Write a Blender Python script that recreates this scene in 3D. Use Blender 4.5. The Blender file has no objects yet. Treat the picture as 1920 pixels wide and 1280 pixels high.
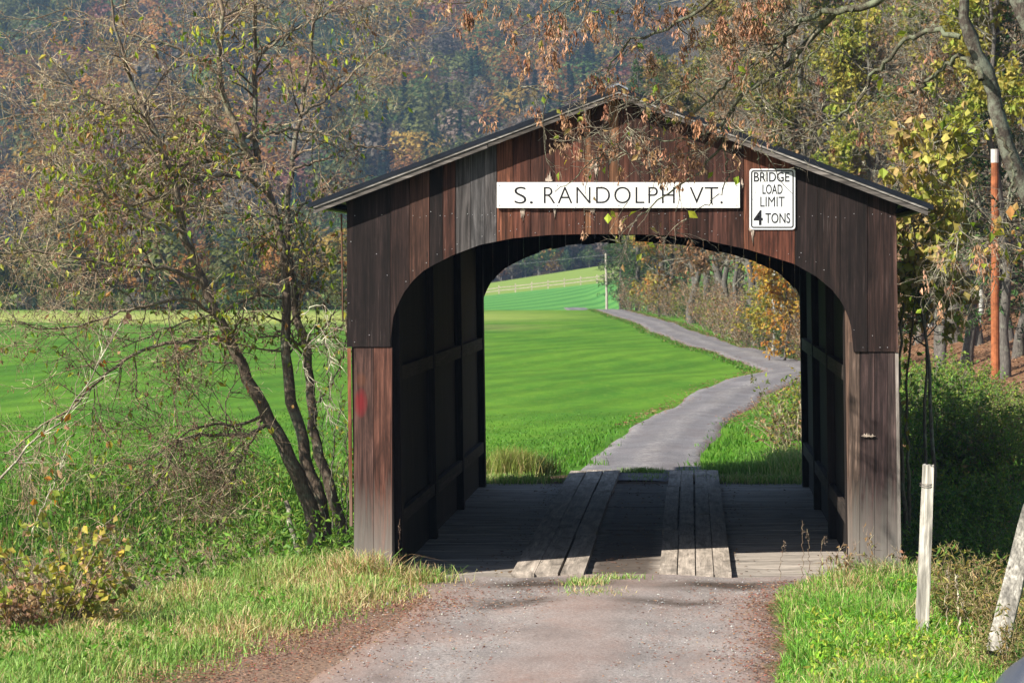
import bpy, math, random
import numpy as np
from mathutils import Vector
rng = np.random.default_rng(7)
random.seed(7)
scn = bpy.context.scene
C = scn.collection
# ------------------------------------------------------------------ camera, sky, sun, exposure
FPX = 4970.0                    # focal length in pixels of the 1920 px wide photograph
PX0, PY0, ZC = 1297.0, 497.0, 3.2
cd = bpy.data.cameras.new("camera")
cam = bpy.data.objects.new("camera", cd); C.objects.link(cam)
cam.location = (0, 0, ZC); cam.rotation_euler = (math.radians(90), 0, 0)
cd.sensor_fit = 'HORIZONTAL'; cd.sensor_width = 36.0; cd.lens = 36.0 * FPX / 1920.0
cd.shift_x = (960 - PX0) / 1920.0; cd.shift_y = -(640 - PY0) / 1920.0
cd.clip_start = 0.1; cd.clip_end = 6000
cd.dof.use_dof = True; cd.dof.focus_distance = 28.0; cd.dof.aperture_fstop = 7.1
scn.camera = cam
SUN_FROM = Vector((-0.96, -0.77, 1.0)).normalized()
w = bpy.data.worlds.new("World"); scn.world = w; w.use_nodes = True
nt = w.node_tree; bg = nt.nodes["Background"]; sk = nt.nodes.new("ShaderNodeTexSky")
sk.sky_type = 'NISHITA'; sk.sun_disc = False
sk.sun_elevation = math.asin(SUN_FROM.z); sk.sun_rotation = math.atan2(SUN_FROM.x, SUN_FROM.y) % (2 * math.pi)
nt.links.new(sk.outputs[0], bg.inputs[0]); bg.inputs[1].default_value = 0.06
sd = bpy.data.lights.new("sun", 'SUN'); sd.energy = 5.0; sd.angle = math.radians(0.53); sd.color = (1.0, 0.93, 0.82)
so = bpy.data.objects.new("sun", sd); C.objects.link(so)
so.rotation_euler = (-SUN_FROM).to_track_quat('-Z', 'Y').to_euler(); so.location = (-30, -20, 40)
scn.view_settings.view_transform = 'Standard'; scn.view_settings.look = 'None'
scn.view_settings.exposure = 1.0; scn.view_settings.gamma = 1.0
try:
    scn.cycles.use_denoising = True; scn.cycles.max_bounces = 6; scn.cycles.transparent_max_bounces = 8
    scn.cycles.diffuse_bounces = 2; scn.cycles.sample_clamp_indirect = 0.6; scn.cycles.use_adaptive_sampling = False; scn.cycles.glossy_bounces = 2; scn.cycles.transmission_bounces = 3; scn.cycles.volume_bounces = 0
except Exception: pass

# ------------------------------------------------------------------ helpers
def px2w(px, py, y):
    return np.array([(px - PX0) * y / FPX, y, ZC - (py - PY0) * y / FPX])
def w2px(x, y, z):
    return PX0 + FPX * x / y, PY0 + FPX * (ZC - z) / y
def sstep(a, b, x):
    t = np.clip((np.asarray(x, float) - a) / (b - a), 0, 1); return t * t * (3 - 2 * t)
def nrm(v):
    return v / np.maximum(np.linalg.norm(v, axis=-1, keepdims=True), 1e-9)
def tag(o, label=None, cat=None, group=None, kind=None):
    if label: o["label"] = label
    if cat: o["category"] = cat
    if group: o["group"] = group
    if kind: o["kind"] = kind
    return o
def empty(name, loc=(0, 0, 0), rz=0.0):
    o = bpy.data.objects.new(name, None); C.objects.link(o); o.location = loc; o.rotation_euler = (0, 0, rz)
    o.empty_display_size = 0.2
    return o
def mk(name, V, F, mat, parent=None, col=None, smooth=False):
    """one mesh object; F = list of (n,k) index arrays"""
    V = np.asarray(V, np.float32).reshape(-1, 3)
    if not isinstance(F, (list, tuple)): F = [F]
    F = [np.asarray(f, np.int32) for f in F if len(f)]
    me = bpy.data.meshes.new(name)
    me.vertices.add(len(V)); me.vertices.foreach_set("co", V.ravel())
    li = np.concatenate([f.ravel() for f in F]); me.loops.add(len(li)); me.loops.foreach_set("vertex_index", li)
    tot = np.concatenate([np.full(len(f), f.shape[1], np.int32) for f in F])
    st = np.concatenate([[0], np.cumsum(tot)[:-1]]).astype(np.int32)
    me.polygons.add(len(tot)); me.polygons.foreach_set("loop_start", st)
    me.polygons.foreach_set("use_smooth", np.full(len(tot), bool(smooth)))
    if col is not None:
        a = me.attributes.new("Col", 'FLOAT_COLOR', 'POINT')
        cc = np.ones((len(V), 4), np.float32); cc[:, :3] = np.asarray(col, np.float32).reshape(-1, 3)
        a.data.foreach_set("color", cc.ravel())
    me.update(calc_edges=True)
    if mat: me.materials.append(mat)
    o = bpy.data.objects.new(name, me); C.objects.link(o)
    if parent is not None: o.parent = parent
    return o
class MB:
    """collects pieces of ONE part"""
    def __init__(s): s.V = []; s.F4 = []; s.F3 = []; s.C = []; s.n = 0
    def add(s, V, F4=(), F3=(), col=(1, 1, 1)):
        V = np.asarray(V, float).reshape(-1, 3)
        if len(F4): s.F4.append(np.asarray(F4, int).reshape(-1, 4) + s.n)
        if len(F3): s.F3.append(np.asarray(F3, int).reshape(-1, 3) + s.n)
        col = np.asarray(col, float)
        s.C.append(np.tile(col, (len(V), 1)) if col.ndim == 1 else col)
        s.V.append(V); s.n += len(V)
    def box(s, a, b, col=(1, 1, 1), rot=None, piv=None, jit=0.0):
        (x0, y0, z0), (x1, y1, z1) = a, b
        V = np.array([[x0, y0, z0], [x1, y0, z0], [x1, y1, z0], [x0, y1, z0], [x0, y0, z1], [x1, y0, z1], [x1, y1, z1], [x0, y1, z1]], float)
        if jit: V += rng.normal(0, jit, V.shape)
        if rot is not None:
            piv = V.mean(0) if piv is None else np.asarray(piv, float)
            V = (V - piv) @ np.asarray(rot).T + piv
        s.add(V, [[0, 3, 2, 1], [4, 5, 6, 7], [0, 1, 5, 4], [1, 2, 6, 5], [2, 3, 7, 6], [3, 0, 4, 7]], col=col)
    def beam(s, p, q, w_, h_, col=(1, 1, 1), up=(0, 0, 1)):
        p, q = np.asarray(p, float), np.asarray(q, float); d = nrm(q - p); u = nrm(np.cross(d, up)); v = np.cross(u, d)
        V = [b + u * (sx * w_ / 2) + v * (sz * h_ / 2) for b in (p, q) for sx, sz in ((-1, -1), (1, -1), (1, 1), (-1, 1))]
        s.add(V, [[0, 1, 2, 3], [7, 6, 5, 4], [0, 4, 5, 1], [1, 5, 6, 2], [2, 6, 7, 3], [3, 7, 4, 0]], col=col)
    def tube(s, pts, rad, sides=8, col=(1, 1, 1), cap=True):
        pts = np.asarray(pts, float); rad = np.broadcast_to(np.asarray(rad, float), (len(pts),))
        V, F = tubes(pts[None], rad[None], sides)
        F3 = []
        if cap:
            n = len(pts); V = np.vstack([V, pts[0], pts[-1]])
            for k in range(sides):
                F3.append([n * sides, (k + 1) % sides, k]); F3.append([n * sides + 1, (n - 1) * sides + k, (n - 1) * sides + (k + 1) % sides])
        s.add(V, F, F3, col=col)
    def build(s, name, mat, parent=None, smooth=False, shear=0.0):
        V = np.vstack(s.V)
        if shear: V = V.copy(); V[:, 0] -= shear * V[:, 2]
        F = []
        if s.F4: F.append(np.vstack(s.F4))
        if s.F3: F.append(np.vstack(s.F3))
        return mk(name, V, F, mat, parent, np.vstack(s.C), smooth)
def tubes(P, R, sides):
    """P (n,k,3) polylines, R (n,k) radii -> verts, quads"""
    n, k, _ = P.shape
    T = nrm(np.gradient(P, axis=1))
    ref = np.zeros((n, 1, 3)); tm = np.abs(nrm(P[:, -1] - P[:, 0])); ref[np.arange(n), 0, np.argmin(tm, axis=1)] = 1
    U = nrm(np.cross(T, np.broadcast_to(ref, T.shape))); W = np.cross(T, U)
    a = np.arange(sides) * 2 * np.pi / sides
    V = P[:, :, None] + R[:, :, None, None] * (np.cos(a)[:, None] * U[:, :, None] + np.sin(a)[:, None] * W[:, :, None])
    i = np.arange(n)[:, None, None] * k * sides; j = np.arange(k - 1)[None, :, None] * sides; m = np.arange(sides)[None, None]
    b = i + j; m2 = (m + 1) % sides
    F = np.stack([b + m, b + m2, b + sides + m2, b + sides + m], -1).reshape(-1, 4)
    return V.reshape(-1, 3), F
def grow(S, D, L, R, K=5, wander=0.15, trop=(0, 0, 0), tip=0.35):
    """random-walk polylines for n branches"""
    n = len(S); P = np.zeros((n, K + 1, 3)); P[:, 0] = S; d = nrm(np.asarray(D, float)); DD = np.zeros((n, K + 1, 3)); DD[:, 0] = d
    for k in range(K):
        d = nrm(d + rng.normal(0, wander, (n, 3)) + np.asarray(trop))
        P[:, k + 1] = P[:, k] + d * (np.asarray(L) / K)[:, None]; DD[:, k + 1] = d
    RR = np.asarray(R)[:, None] * np.linspace(1, tip, K + 1)[None]
    return P, RR, DD
def spawn(P, RR, DD, n, t0=0.2, t1=1.0, ang=(35, 65), lf=(0.4, 0.7), rf=0.6, rmin=0.003, plen=None, tpow=1.0):
    """n children spread at random over the polylines (weighted by length)"""
    seg = np.linalg.norm(np.diff(P, axis=1), axis=2).sum(1)
    i = rng.choice(len(P), n, p=seg / seg.sum())
    t = t0 + (t1 - t0) * rng.random(n) ** tpow
    K = P.shape[1] - 1; f = np.minimum(t * K, K - 1e-4); a = f.astype(int); u = (f - a)[:, None]
    S = P[i, a] * (1 - u) + P[i, a + 1] * u; d = DD[i, a + 1]
    r = RR[i, a] * (1 - u[:, 0]) + RR[i, a + 1] * u[:, 0]
    q = nrm(np.cross(d, rng.normal(0, 1, (n, 3)))); an = np.radians(rng.uniform(ang[0], ang[1], n))[:, None]
    D = d * np.cos(an) + q * np.sin(an)
    L = seg[i] * rng.uniform(lf[0], lf[1], n) * (1.15 - 0.6 * t)
    if plen is not None: L = rng.uniform(plen[0], plen[1], n)
    return S, D, L, np.maximum(r * rf, rmin)
def leaf_quads(pos, size, aspect=0.55, hang=0.6, spread=1.0, curl=0.25, axis=None):
    """pointed leaves of two quads each: 6 verts"""
    n = len(pos); size = np.broadcast_to(np.asarray(size, float), (n,))[:, None]
    d = rng.normal(0, spread, (n, 3)); d[:, 2] -= hang
    if axis is not None: d = d + axis
    d = nrm(d); q = nrm(np.cross(d, rng.normal(0, 1, (n, 3)))); nn = np.cross(d, q)
    w_ = size * aspect * 0.5
    b = pos; t = pos + d * size + nn * size * curl * -0.3
    m = pos + d * size * 0.45
    l1 = m - q * w_ + nn * size * curl * 0.4; r1 = m + q * w_ + nn * size * curl * 0.4
    V = np.stack([b, r1, m, l1, t], 1)
    i = np.arange(n)[:, None] * 5
    F = np.concatenate([i + np.array([[0, 1, 4, 2]]), i + np.array([[0, 2, 4, 3]])])
    return V.reshape(-1, 3), F
def pal(n, cols, w_=None, jit=0.18):
    cols = np.asarray(cols, float); w_ = None if w_ is None else np.asarray(w_, float) / np.sum(w_)
    c = cols[rng.choice(len(cols), n, p=w_)]
    return np.clip(c * rng.normal(1, jit, (n, 1)) * rng.normal(1, jit * 0.3, (n, 3)), 0.004, 1)

# ------------------------------------------------------------------ materials
def newmat(name):
    m = bpy.data.materials.new(name); m.use_nodes = True
    return m, m.node_tree, m.node_tree.nodes["Principled BSDF"]
class N:
    def __init__(s, nt): s.nt = nt
    def n(s, t, **kw):
        o = s.nt.nodes.new(t)
        for k, v in kw.items(): setattr(o, k, v)
        return o
    def l(s, a, b): s.nt.links.new(a, b)
    def noise(s, vec, scale, detail=5, rough=0.6, dist=0.0):
        o = s.n("ShaderNodeTexNoise"); o.inputs["Scale"].default_value = scale; o.inputs["Detail"].default_value = detail
        o.inputs["Roughness"].default_value = rough; o.inputs["Distortion"].default_value = dist
        if vec is not None: s.l(vec, o.inputs["Vector"])
        return o.outputs["Fac"]
    def mapping(s, vec, scale=(1, 1, 1), loc=(0, 0, 0), rot=(0, 0, 0)):
        o = s.n("ShaderNodeMapping"); o.inputs["Scale"].default_value = scale; o.inputs["Location"].default_value = loc; o.inputs["Rotation"].default_value = rot
        s.l(vec, o.inputs["Vector"]); return o.outputs[0]
    def ramp(s, f, stops):
        o = s.n("ShaderNodeValToRGB"); e = o.color_ramp.elements
        while len(e) < len(stops): e.new(0.5)
        for k, (p, c) in enumerate(stops):
            e[k].position = p; e[k].color = (c, c, c, 1) if not hasattr(c, '__len__') else (*c, 1)
        s.l(f, o.inputs[0]); return o.outputs[0]
    def mix(s, f, a, b, mode='MIX'):
        o = s.n("ShaderNodeMix", data_type='RGBA', blend_type=mode)
        for sock, v in ((o.inputs[0], f), (o.inputs[6], a), (o.inputs[7], b)):
            if hasattr(v, 'links') or hasattr(v, 'is_linked'): s.l(v, sock)
            else: sock.default_value = v if not hasattr(v, '__len__') else (*v, 1)
        return o.outputs[2]
    def math(s, op, a, b=0.0, clamp=False):
        o = s.n("ShaderNodeMath", operation=op); o.use_clamp = clamp
        for k, v in enumerate((a, b)):
            if hasattr(v, 'is_linked'): s.l(v, o.inputs[k])
            else: o.inputs[k].default_value = v
        return o.outputs[0]
    def bump(s, h, strength=0.3, dist=0.02):
        o = s.n("ShaderNodeBump"); o.inputs["Strength"].default_value = strength; o.inputs["Distance"].default_value = dist
        s.l(h, o.inputs["Height"]); return o.outputs[0]
    def sep(s, v):
        o = s.n("ShaderNodeSeparateXYZ"); s.l(v, o.inputs[0]); return o.outputs
def simple(name, col, rough=0.7, metal=0.0, nscale=0, namp=0.25, spec=0.3, bump=0):
    m, nt, p = newmat(name); q = N(nt)
    p.inputs["Roughness"].default_value = rough; p.inputs["Metallic"].default_value = metal; p.inputs["Specular IOR Level"].default_value = spec
    p.inputs["Base Color"].default_value = (*col, 1)
    if nscale:
        g = q.n("ShaderNodeTexCoord").outputs["Object"]; f = q.noise(g, nscale, 6, 0.65)
        k = q.ramp(f, [(0.3, 1 - namp), (0.7, 1 + namp)]) if namp < 0.999 else f
        q.l(q.mix(1.0, (*col,), k, 'MULTIPLY'), p.inputs["Base Color"])
        if bump: q.l(q.bump(f, bump, 0.01), p.inputs["Normal"])
    return m
def leaf_mat(name, trans=0.4, rough=0.55):
    m, nt, p = newmat(name); q = N(nt)
    a = q.n("ShaderNodeAttribute", attribute_name="Col").outputs["Color"]
    q.l(a, p.inputs["Base Color"]); p.inputs["Roughness"].default_value = rough; p.inputs["Specular IOR Level"].default_value = 0.25
    t = q.n("ShaderNodeBsdfTranslucent"); q.l(q.mix(1.0, a, (1.15, 1.1, 0.6), 'MULTIPLY'), t.inputs[0])
    ms = q.n("ShaderNodeMixShader"); ms.inputs[0].default_value = trans
    q.l(p.outputs[0], ms.inputs[1]); q.l(t.outputs[0], ms.inputs[2]); q.l(ms.outputs[0], nt.nodes["Material Output"].inputs[0])
    return m
def bark_mat(name, base=(0.09, 0.075, 0.06), lichen=(0.33, 0.36, 0.28), amt=0.5, scale=9.0):
    m, nt, p = newmat(name); q = N(nt); g = q.n("ShaderNodeTexCoord").outputs["Object"]
    f1 = q.noise(q.mapping(g, (3, 3, 0.6)), scale * 2.2, 5, 0.7); f2 = q.noise(g, scale * 0.55, 6, 0.75)
    c = q.mix(q.ramp(f1, [(0.35, 0.0), (0.7, 1.0)]), tuple(v * 0.5 for v in base), tuple(v * 1.6 for v in base))
    c = q.mix(q.ramp(f2, [(0.62 - amt * 0.25, 0.0), (0.70 - amt * 0.15, 0.8)]), c, lichen)
    a = q.n("ShaderNodeAttribute", attribute_name="Col").outputs["Color"]
    q.l(q.mix(1.0, c, a, 'MULTIPLY'), p.inputs["Base Color"]); p.inputs["Roughness"].default_value = 0.9; p.inputs["Specular IOR Level"].default_value = 0.15
    q.l(q.bump(f1, 0.7, 0.02), p.inputs["Normal"])
    return m
def wood_mat(name, axis='z', grain=1.0, dirt=False, grey=0.0, special=False, rough=0.8):
    """board colour comes with the board (Col); grain runs along AXIS; grey = silvered weathering"""
    m, nt, p = newmat(name); q = N(nt); tc = q.n("ShaderNodeTexCoord"); g = tc.outputs["Object"]
    col = q.n("ShaderNodeAttribute", attribute_name="Col"); a = col.outputs["Color"]
    sc = {'z': (44, 44, 1.3), 'x': (1.3, 44, 44), 'y': (44, 1.3, 44)}[axis]; s2 = {'z': (13, 13, 0.5), 'x': (0.5, 13, 13), 'y': (13, 0.5, 13)}[axis]
    vo = q.n("ShaderNodeVectorMath", operation='ADD'); off = q.n("ShaderNodeVectorMath", operation='SCALE'); off.inputs[3].default_value = 37.0
    q.l(a, off.inputs[0]); q.l(g, vo.inputs[0]); q.l(off.outputs[0], vo.inputs[1]); g2 = vo.outputs[0]
    f1 = q.noise(q.mapping(g2, sc), 1.3, 6, 0.7, 0.6); f2 = q.noise(q.mapping(g2, s2), 1.6, 4, 0.6, 1.2); f3 = q.noise(g, 1.7, 4, 0.6)
    k = q.ramp(f1, [(0.28, 0.25), (0.5, 0.9), (0.75, 1.9)]); k2 = q.ramp(f2, [(0.28, 0.35), (0.5, 0.9), (0.74, 2.1)])
    c = q.mix(grain, a, k, 'MULTIPLY'); c = q.mix(0.85 * min(grain, 1), c, k2, 'MULTIPLY')
    fl = q.math('MULTIPLY', q.ramp(f1, [(0.60, 0.0), (0.72, 1.0)]), q.ramp(f3, [(0.45, 0.0), (0.62, 1.0)]))
    c = q.mix(q.math('MULTIPLY', fl, 0.35 + grey), c, (0.20, 0.185, 0.175))
    f4 = q.noise(q.mapping(g2, tuple(v * 0.22 for v in sc)), 2.1, 5, 0.7)
    c = q.mix(q.math('MULTIPLY', q.ramp(f4, [(0.62, 0.0), (0.74, 1.0)]), 0.3 + grey * 0.5), c, (0.017, 0.012, 0.011))
    vk = q.n("ShaderNodeTexVoronoi"); vk.inputs["Scale"].default_value = 1.0; q.l(q.mapping(g2, tuple(7.0 if v > 5 else 1.5 for v in sc)), vk.inputs["Vector"])
    c = q.mix(q.ramp(vk.outputs["Distance"], [(0.03, 0.8), (0.07, 0.0)]), c, (0.012, 0.008, 0.007))
    fb_ = q.noise(q.mapping(g2, tuple(0.16 * v if v > 5 else v for v in sc)), 1.0, 5, 0.7, 0.8)
    c = q.mix(1.0, c, q.ramp(fb_, [(0.3, 0.38), (0.5, 0.95), (0.7, 1.55)]), 'MULTIPLY')
    if special:
        x, y, z = q.sep(g)
        wz = q.math('ADD', z, q.math('MULTIPLY', q.math('SUBTRACT', f2, 0.5), 1.1))
        c = q.mix(q.math('MULTIPLY', q.ramp(wz, [(0.06, 1.0), (0.7, 0.35), (1.15, 0.0)]), 0.75), c, (0.27, 0.25, 0.225))
        # red spray-painted patch low on the wide post
        dx = q.math('DIVIDE', q.math('SUBTRACT', x, -3.37), 0.07); dz = q.math('DIVIDE', q.math('SUBTRACT', z, 1.80), 0.17)
        r = q.math('SQRT', q.math('ADD', q.math('MULTIPLY', dx, dx), q.math('MULTIPLY', dz, dz)))
        r = q.math('ADD', r, q.math('MULTIPLY', q.math('SUBTRACT', f3, 0.5), 0.9))
        c = q.mix(q.math('MULTIPLY', q.ramp(r, [(0.30, 1.0), (0.75, 0.55), (1.3, 0.0)]), q.ramp(f1, [(0.3, 0.35), (0.6, 0.85)])), c, (0.19, 0.008, 0.014))
        dz2 = q.math('DIVIDE', q.math('SUBTRACT', z, 2.03), 0.09)
        r2 = q.math('ADD', q.math('SQRT', q.math('ADD', q.math('MULTIPLY', dx, dx), q.math('MULTIPLY', dz2, dz2))), q.math('MULTIPLY', q.math('SUBTRACT', f1, 0.5), 0.8))
        c = q.mix(q.math('MULTIPLY', q.ramp(r2, [(0.4, 1.0), (1.3, 0.0)]), 0.18), c, (0.26, 0.085, 0.03))
    if dirt:
        xx = q.math('ADD', q.sep(g)[0], q.math('MULTIPLY', q.math('SUBTRACT', q.noise(g, 3.0, 5), 0.5), 0.3))
        c = q.mix(q.ramp(q.math('ABSOLUTE', q.math('ADD', xx, 0.72)), [(0.26, 0.85), (0.46, 0.0)]), c, (0.05, 0.036, 0.028))
    q.l(c, p.inputs["Base Color"]); p.inputs["Roughness"].default_value = rough; p.inputs["Specular IOR Level"].default_value = 0.25
    q.l(q.bump(f1, 0.35, 0.006), p.inputs["Normal"])
    return m
# ------------------------------------------------------------------ terrain
def vnoise(x, y, s, seed=0):
    x = np.asarray(x, float) / s + seed * 17.3; y = np.asarray(y, float) / s + seed * 5.7
    xi = np.floor(x).astype(int); yi = np.floor(y).astype(int); xf = x - xi; yf = y - yi
    h = lambda a, b: ((np.sin(a * 127.1 + b * 311.7 + seed * 74.7) * 43758.5453) % 1.0)
    u = xf * xf * (3 - 2 * xf); v = yf * yf * (3 - 2 * yf)
    return (h(xi, yi) * (1 - u) + h(xi + 1, yi) * u) * (1 - v) + (h(xi, yi + 1) * (1 - u) + h(xi + 1, yi + 1) * u) * v
def ybank(x):
    x = np.asarray(x, float)
    left = np.minimum(29.3 + (x + 3.6) * 2.75, 29.3)
    right = np.where(x > 1.9, np.maximum(28.3 - (x - 1.9) * 4.6, 27.9 - (x - 1.9) * 3.2), 28.3)
    return np.where(x < -3.3, left, np.where(x > 1.7, right, 28.5))
EDGE_Y = [30, 45, 60, 75, 84, 100, 116, 153, 190, 240, 300]
EDGE_X = [5.0, 5.5, 5.4, 5.0, 4.0, 3.2, 1.9, -1.2, -4.4, -9.5, -14.0]
def forest_edge(y): return np.interp(y, EDGE_Y, EDGE_X)
def H(x, y):
    x = np.asarray(x, float); y = np.asarray(y, float)
    z = 1.5 * np.clip((20 - y) / 17, 0, 1.4) ** 1.3
    z = z + 0.05 * sstep(-2.7, -3.3, x) * sstep(22, 26, y) * sstep(31, 28.5, y)
    fall = sstep(0, 2.6, y - ybank(x)); g = fall * sstep(36.8, 33.0, y)
    z = z - g * np.where(x > -1, 0.75, 0.85 + 0.7 * sstep(-5.2, -7.0, x))
    z = np.where((y > 27.02) & (y < 38.4) & (x > -3.45) & (x < 2.1), np.minimum(z, -0.35), z)
    z = z + 0.03 * (vnoise(x, y, 1.3, 1) - 0.5) * (sstep(27, 25, y) + sstep(44, 50, y) * sstep(90, 60, y)) + (0.22 * (vnoise(x, y, 11, 2) - 0.5) + 0.07 * (vnoise(x, y, 3.1, 7) - 0.5)) * sstep(42, 60, y) * sstep(190, 150, y)
    # brow of the meadow, then the far field
    far = -0.9 + sstep(240, 350, y) * (0.16 + 0.11 * np.clip(x + 26.5, -20, 40)) + sstep(350, 450, y) * (2.1 + 0.045 * np.clip(x + 26.5, -20, 40))
    tt = sstep(188, 238, y); z = z * (1 - tt) + far * tt
    z = z - 0.5 * sstep(188, 206, y) * sstep(238, 212, y)
    # wooded bank on the right
    s = np.maximum(0, x - forest_edge(y) - 2.0)
    z = z + sstep(44, 62, y) * sstep(420, 260, y) * np.minimum(0.24 * s ** 1.15, 30)
    # mountain behind
    m = np.maximum(0, y - 455)
    z = z + 0.19 * m * sstep(455, 560, y) + 10 * (vnoise(x, y, 160, 3) - 0.5) * sstep(520, 700, y) + 5 * (vnoise(x, y, 60, 4) - 0.5) * sstep(500, 600, y)
    z = z + np.clip(-x - 60, 0, 500) * 0.05 * sstep(230, 420, y)
    return z
def cols_u():
    u = np.concatenate([np.linspace(-1, -0.35, 30)[:-1], np.linspace(-0.35, 0.35, 150), np.linspace(0.35, 1, 30)[1:]]); return u
def sheet(name, ys, mat):
    u = cols_u(); ys = np.asarray(ys, float); wd = 22 + np.maximum(ys, 0) * 0.55
    X = u[None] * wd[:, None]; Y = np.broadcast_to(ys[:, None], X.shape); Z = H(X, Y)
    V = np.stack([X, Y, Z], -1); ny, nx = X.shape
    i = (np.arange(ny - 1)[:, None] * nx + np.arange(nx - 1)[None]).ravel()
    return tag(mk(name, V, np.stack([i, i + 1, i + nx + 1, i + nx], 1), mat, smooth=True), kind="structure")
def ground_mat(name, cols, scale, extra=None, bumpd=0.05):
    m, nt, p = newmat(name); q = N(nt); g = q.n("ShaderNodeTexCoord").outputs["Object"]
    f1 = q.noise(g, scale, 8, 0.7); f2 = q.noise(g, scale * 0.08, 5, 0.6); f3 = q.noise(g, scale * 6, 4, 0.7)
    c = q.mix(q.ramp(f2, [(0.35, 0.0), (0.65, 1.0)]), cols[0], cols[1])
    c = q.mix(q.ramp(f1, [(0.42, 0.0), (0.66, 1.0)]), c, cols[2])
    c = q.mix(1.0, c, q.ramp(f3, [(0.25, 0.62), (0.75, 1.35)]), 'MULTIPLY')
    if extra: c = extra(q, g, c)
    q.l(c, p.inputs["Base Color"]); p.inputs["Roughness"].default_value = 0.95; p.inputs["Specular IOR Level"].default_value = 0.1
    q.l(q.bump(f3, 0.6, bumpd), p.inputs["Normal"])
    return m
def meadow_extra(q, g, c):
    # mowing tracks across the slope and paler grass toward the brow
    f = q.noise(q.mapping(g, (0.22, 0.05, 1), rot=(0, 0, 0.5)), 1.0, 3, 0.5)
    c = q.mix(q.ramp(f, [(0.35, 0.0), (0.65, 0.75)]), c, (0.098, 0.21, 0.022))
    f = q.noise(q.mapping(g, (0.30, 0.10, 1), rot=(0, 0, -0.5)), 1.0, 3, 0.5)
    c = q.mix(q.ramp(f, [(0.48, 0.0), (0.62, 0.6)]), c, (0.034, 0.115, 0.013))
    x, y, z = q.sep(g)
    t = q.math('ADD', y, q.math('MULTIPLY', q.math('SUBTRACT', q.noise(g, 0.15, 4), 0.5), 24.0))
    c = q.mix(q.math('MULTIPLY', q.ramp(q.noise(q.mapping(g, (1.1, 0.35, 1)), 1.0, 6, 0.7), [(0.4, 0.0), (0.62, 1.0)]), 0.45), c, (0.036, 0.122, 0.014))
    c = q.mix(q.math('MULTIPLY', q.ramp(q.noise(q.mapping(g, (2.3, 0.8, 1)), 1.7, 6, 0.75), [(0.5, 0.0), (0.7, 1.0)]), 0.5), c, (0.125, 0.215, 0.03))
    wv = q.n("ShaderNodeTexWave"); wv.inputs["Scale"].default_value = 0.19; wv.inputs["Distortion"].default_value = 5.0; wv.inputs["Detail"].default_value = 3; wv.inputs["Detail Scale"].default_value = 0.6
    q.l(q.mapping(g, (1, 0.55, 1), rot=(0, 0, 0.55)), wv.inputs["Vector"])
    c = q.mix(0.42, c, q.ramp(wv.outputs["Fac"], [(0.2, 0.78), (0.8, 1.22)]), 'MULTIPLY')
    c = q.mix(1.0, c, (1.14, 1.07, 1.0), 'MULTIPLY')
    left = q.ramp(q.math('ADD', q.math('MULTIPLY', x, -0.02), -0.1), [(0.0, 0.0), (0.25, 1.0)])
    band = q.ramp(q.math('MULTIPLY', q.math('SUBTRACT', t, 142.0), 1 / 46.0), [(0.0, 0.0), (0.35, 1.0), (0.75, 0.6), (1.0, 0.2)])
    c = q.mix(q.math('MULTIPLY', q.math('MULTIPLY', band, left), 0.9), c, (0.36, 0.39, 0.11))
    tan = q.ramp(q.math('MULTIPLY', q.math('SUBTRACT', t, 128.0), 1 / 20.0), [(0.0, 0.0), (0.4, 1.0), (0.6, 1.0), (1.0, 0.0)])
    tn = q.ramp(q.noise(q.mapping(g, (0.02, 0.12, 1)), 2.0, 3), [(0.5, 0.0), (0.6, 1.0)])
    return q.mix(q.math('MULTIPLY', q.math('MULTIPLY', tan, left), q.math('MULTIPLY', tn, 0.8)), c, (0.27, 0.19, 0.12))
def far_extra(q, g, c):
    x, y, z = q.sep(g)
    t = q.math('ADD', y, q.math('MULTIPLY', q.math('SUBTRACT', q.noise(g, 0.05, 4), 0.5), 14.0))
    c = q.mix(q.ramp(q.math('MULTIPLY', q.math('SUBTRACT', t, 340.0), 1 / 20.0), [(0.0, 0.0), (0.6, 1.0)]), c, (0.19, 0.27, 0.055))
    wv = q.n("ShaderNodeTexWave"); wv.inputs["Scale"].default_value = 0.11; wv.inputs["Distortion"].default_value = 1.2; wv.inputs["Detail"].default_value = 2
    q.l(q.mapping(g, (1, 0.35, 1), rot=(0, 0, 0.5)), wv.inputs["Vector"])
    low = q.ramp(q.math('MULTIPLY', q.math('SUBTRACT', t, 325.0), 1 / 20.0), [(0.0, 0.7), (0.5, 0.0)])
    c = q.mix(q.math('MULTIPLY', q.ramp(wv.outputs["Fac"], [(0.55, 0.0), (0.8, 1.0)]), low), c, (0.045, 0.17, 0.04))
    return c
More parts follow.
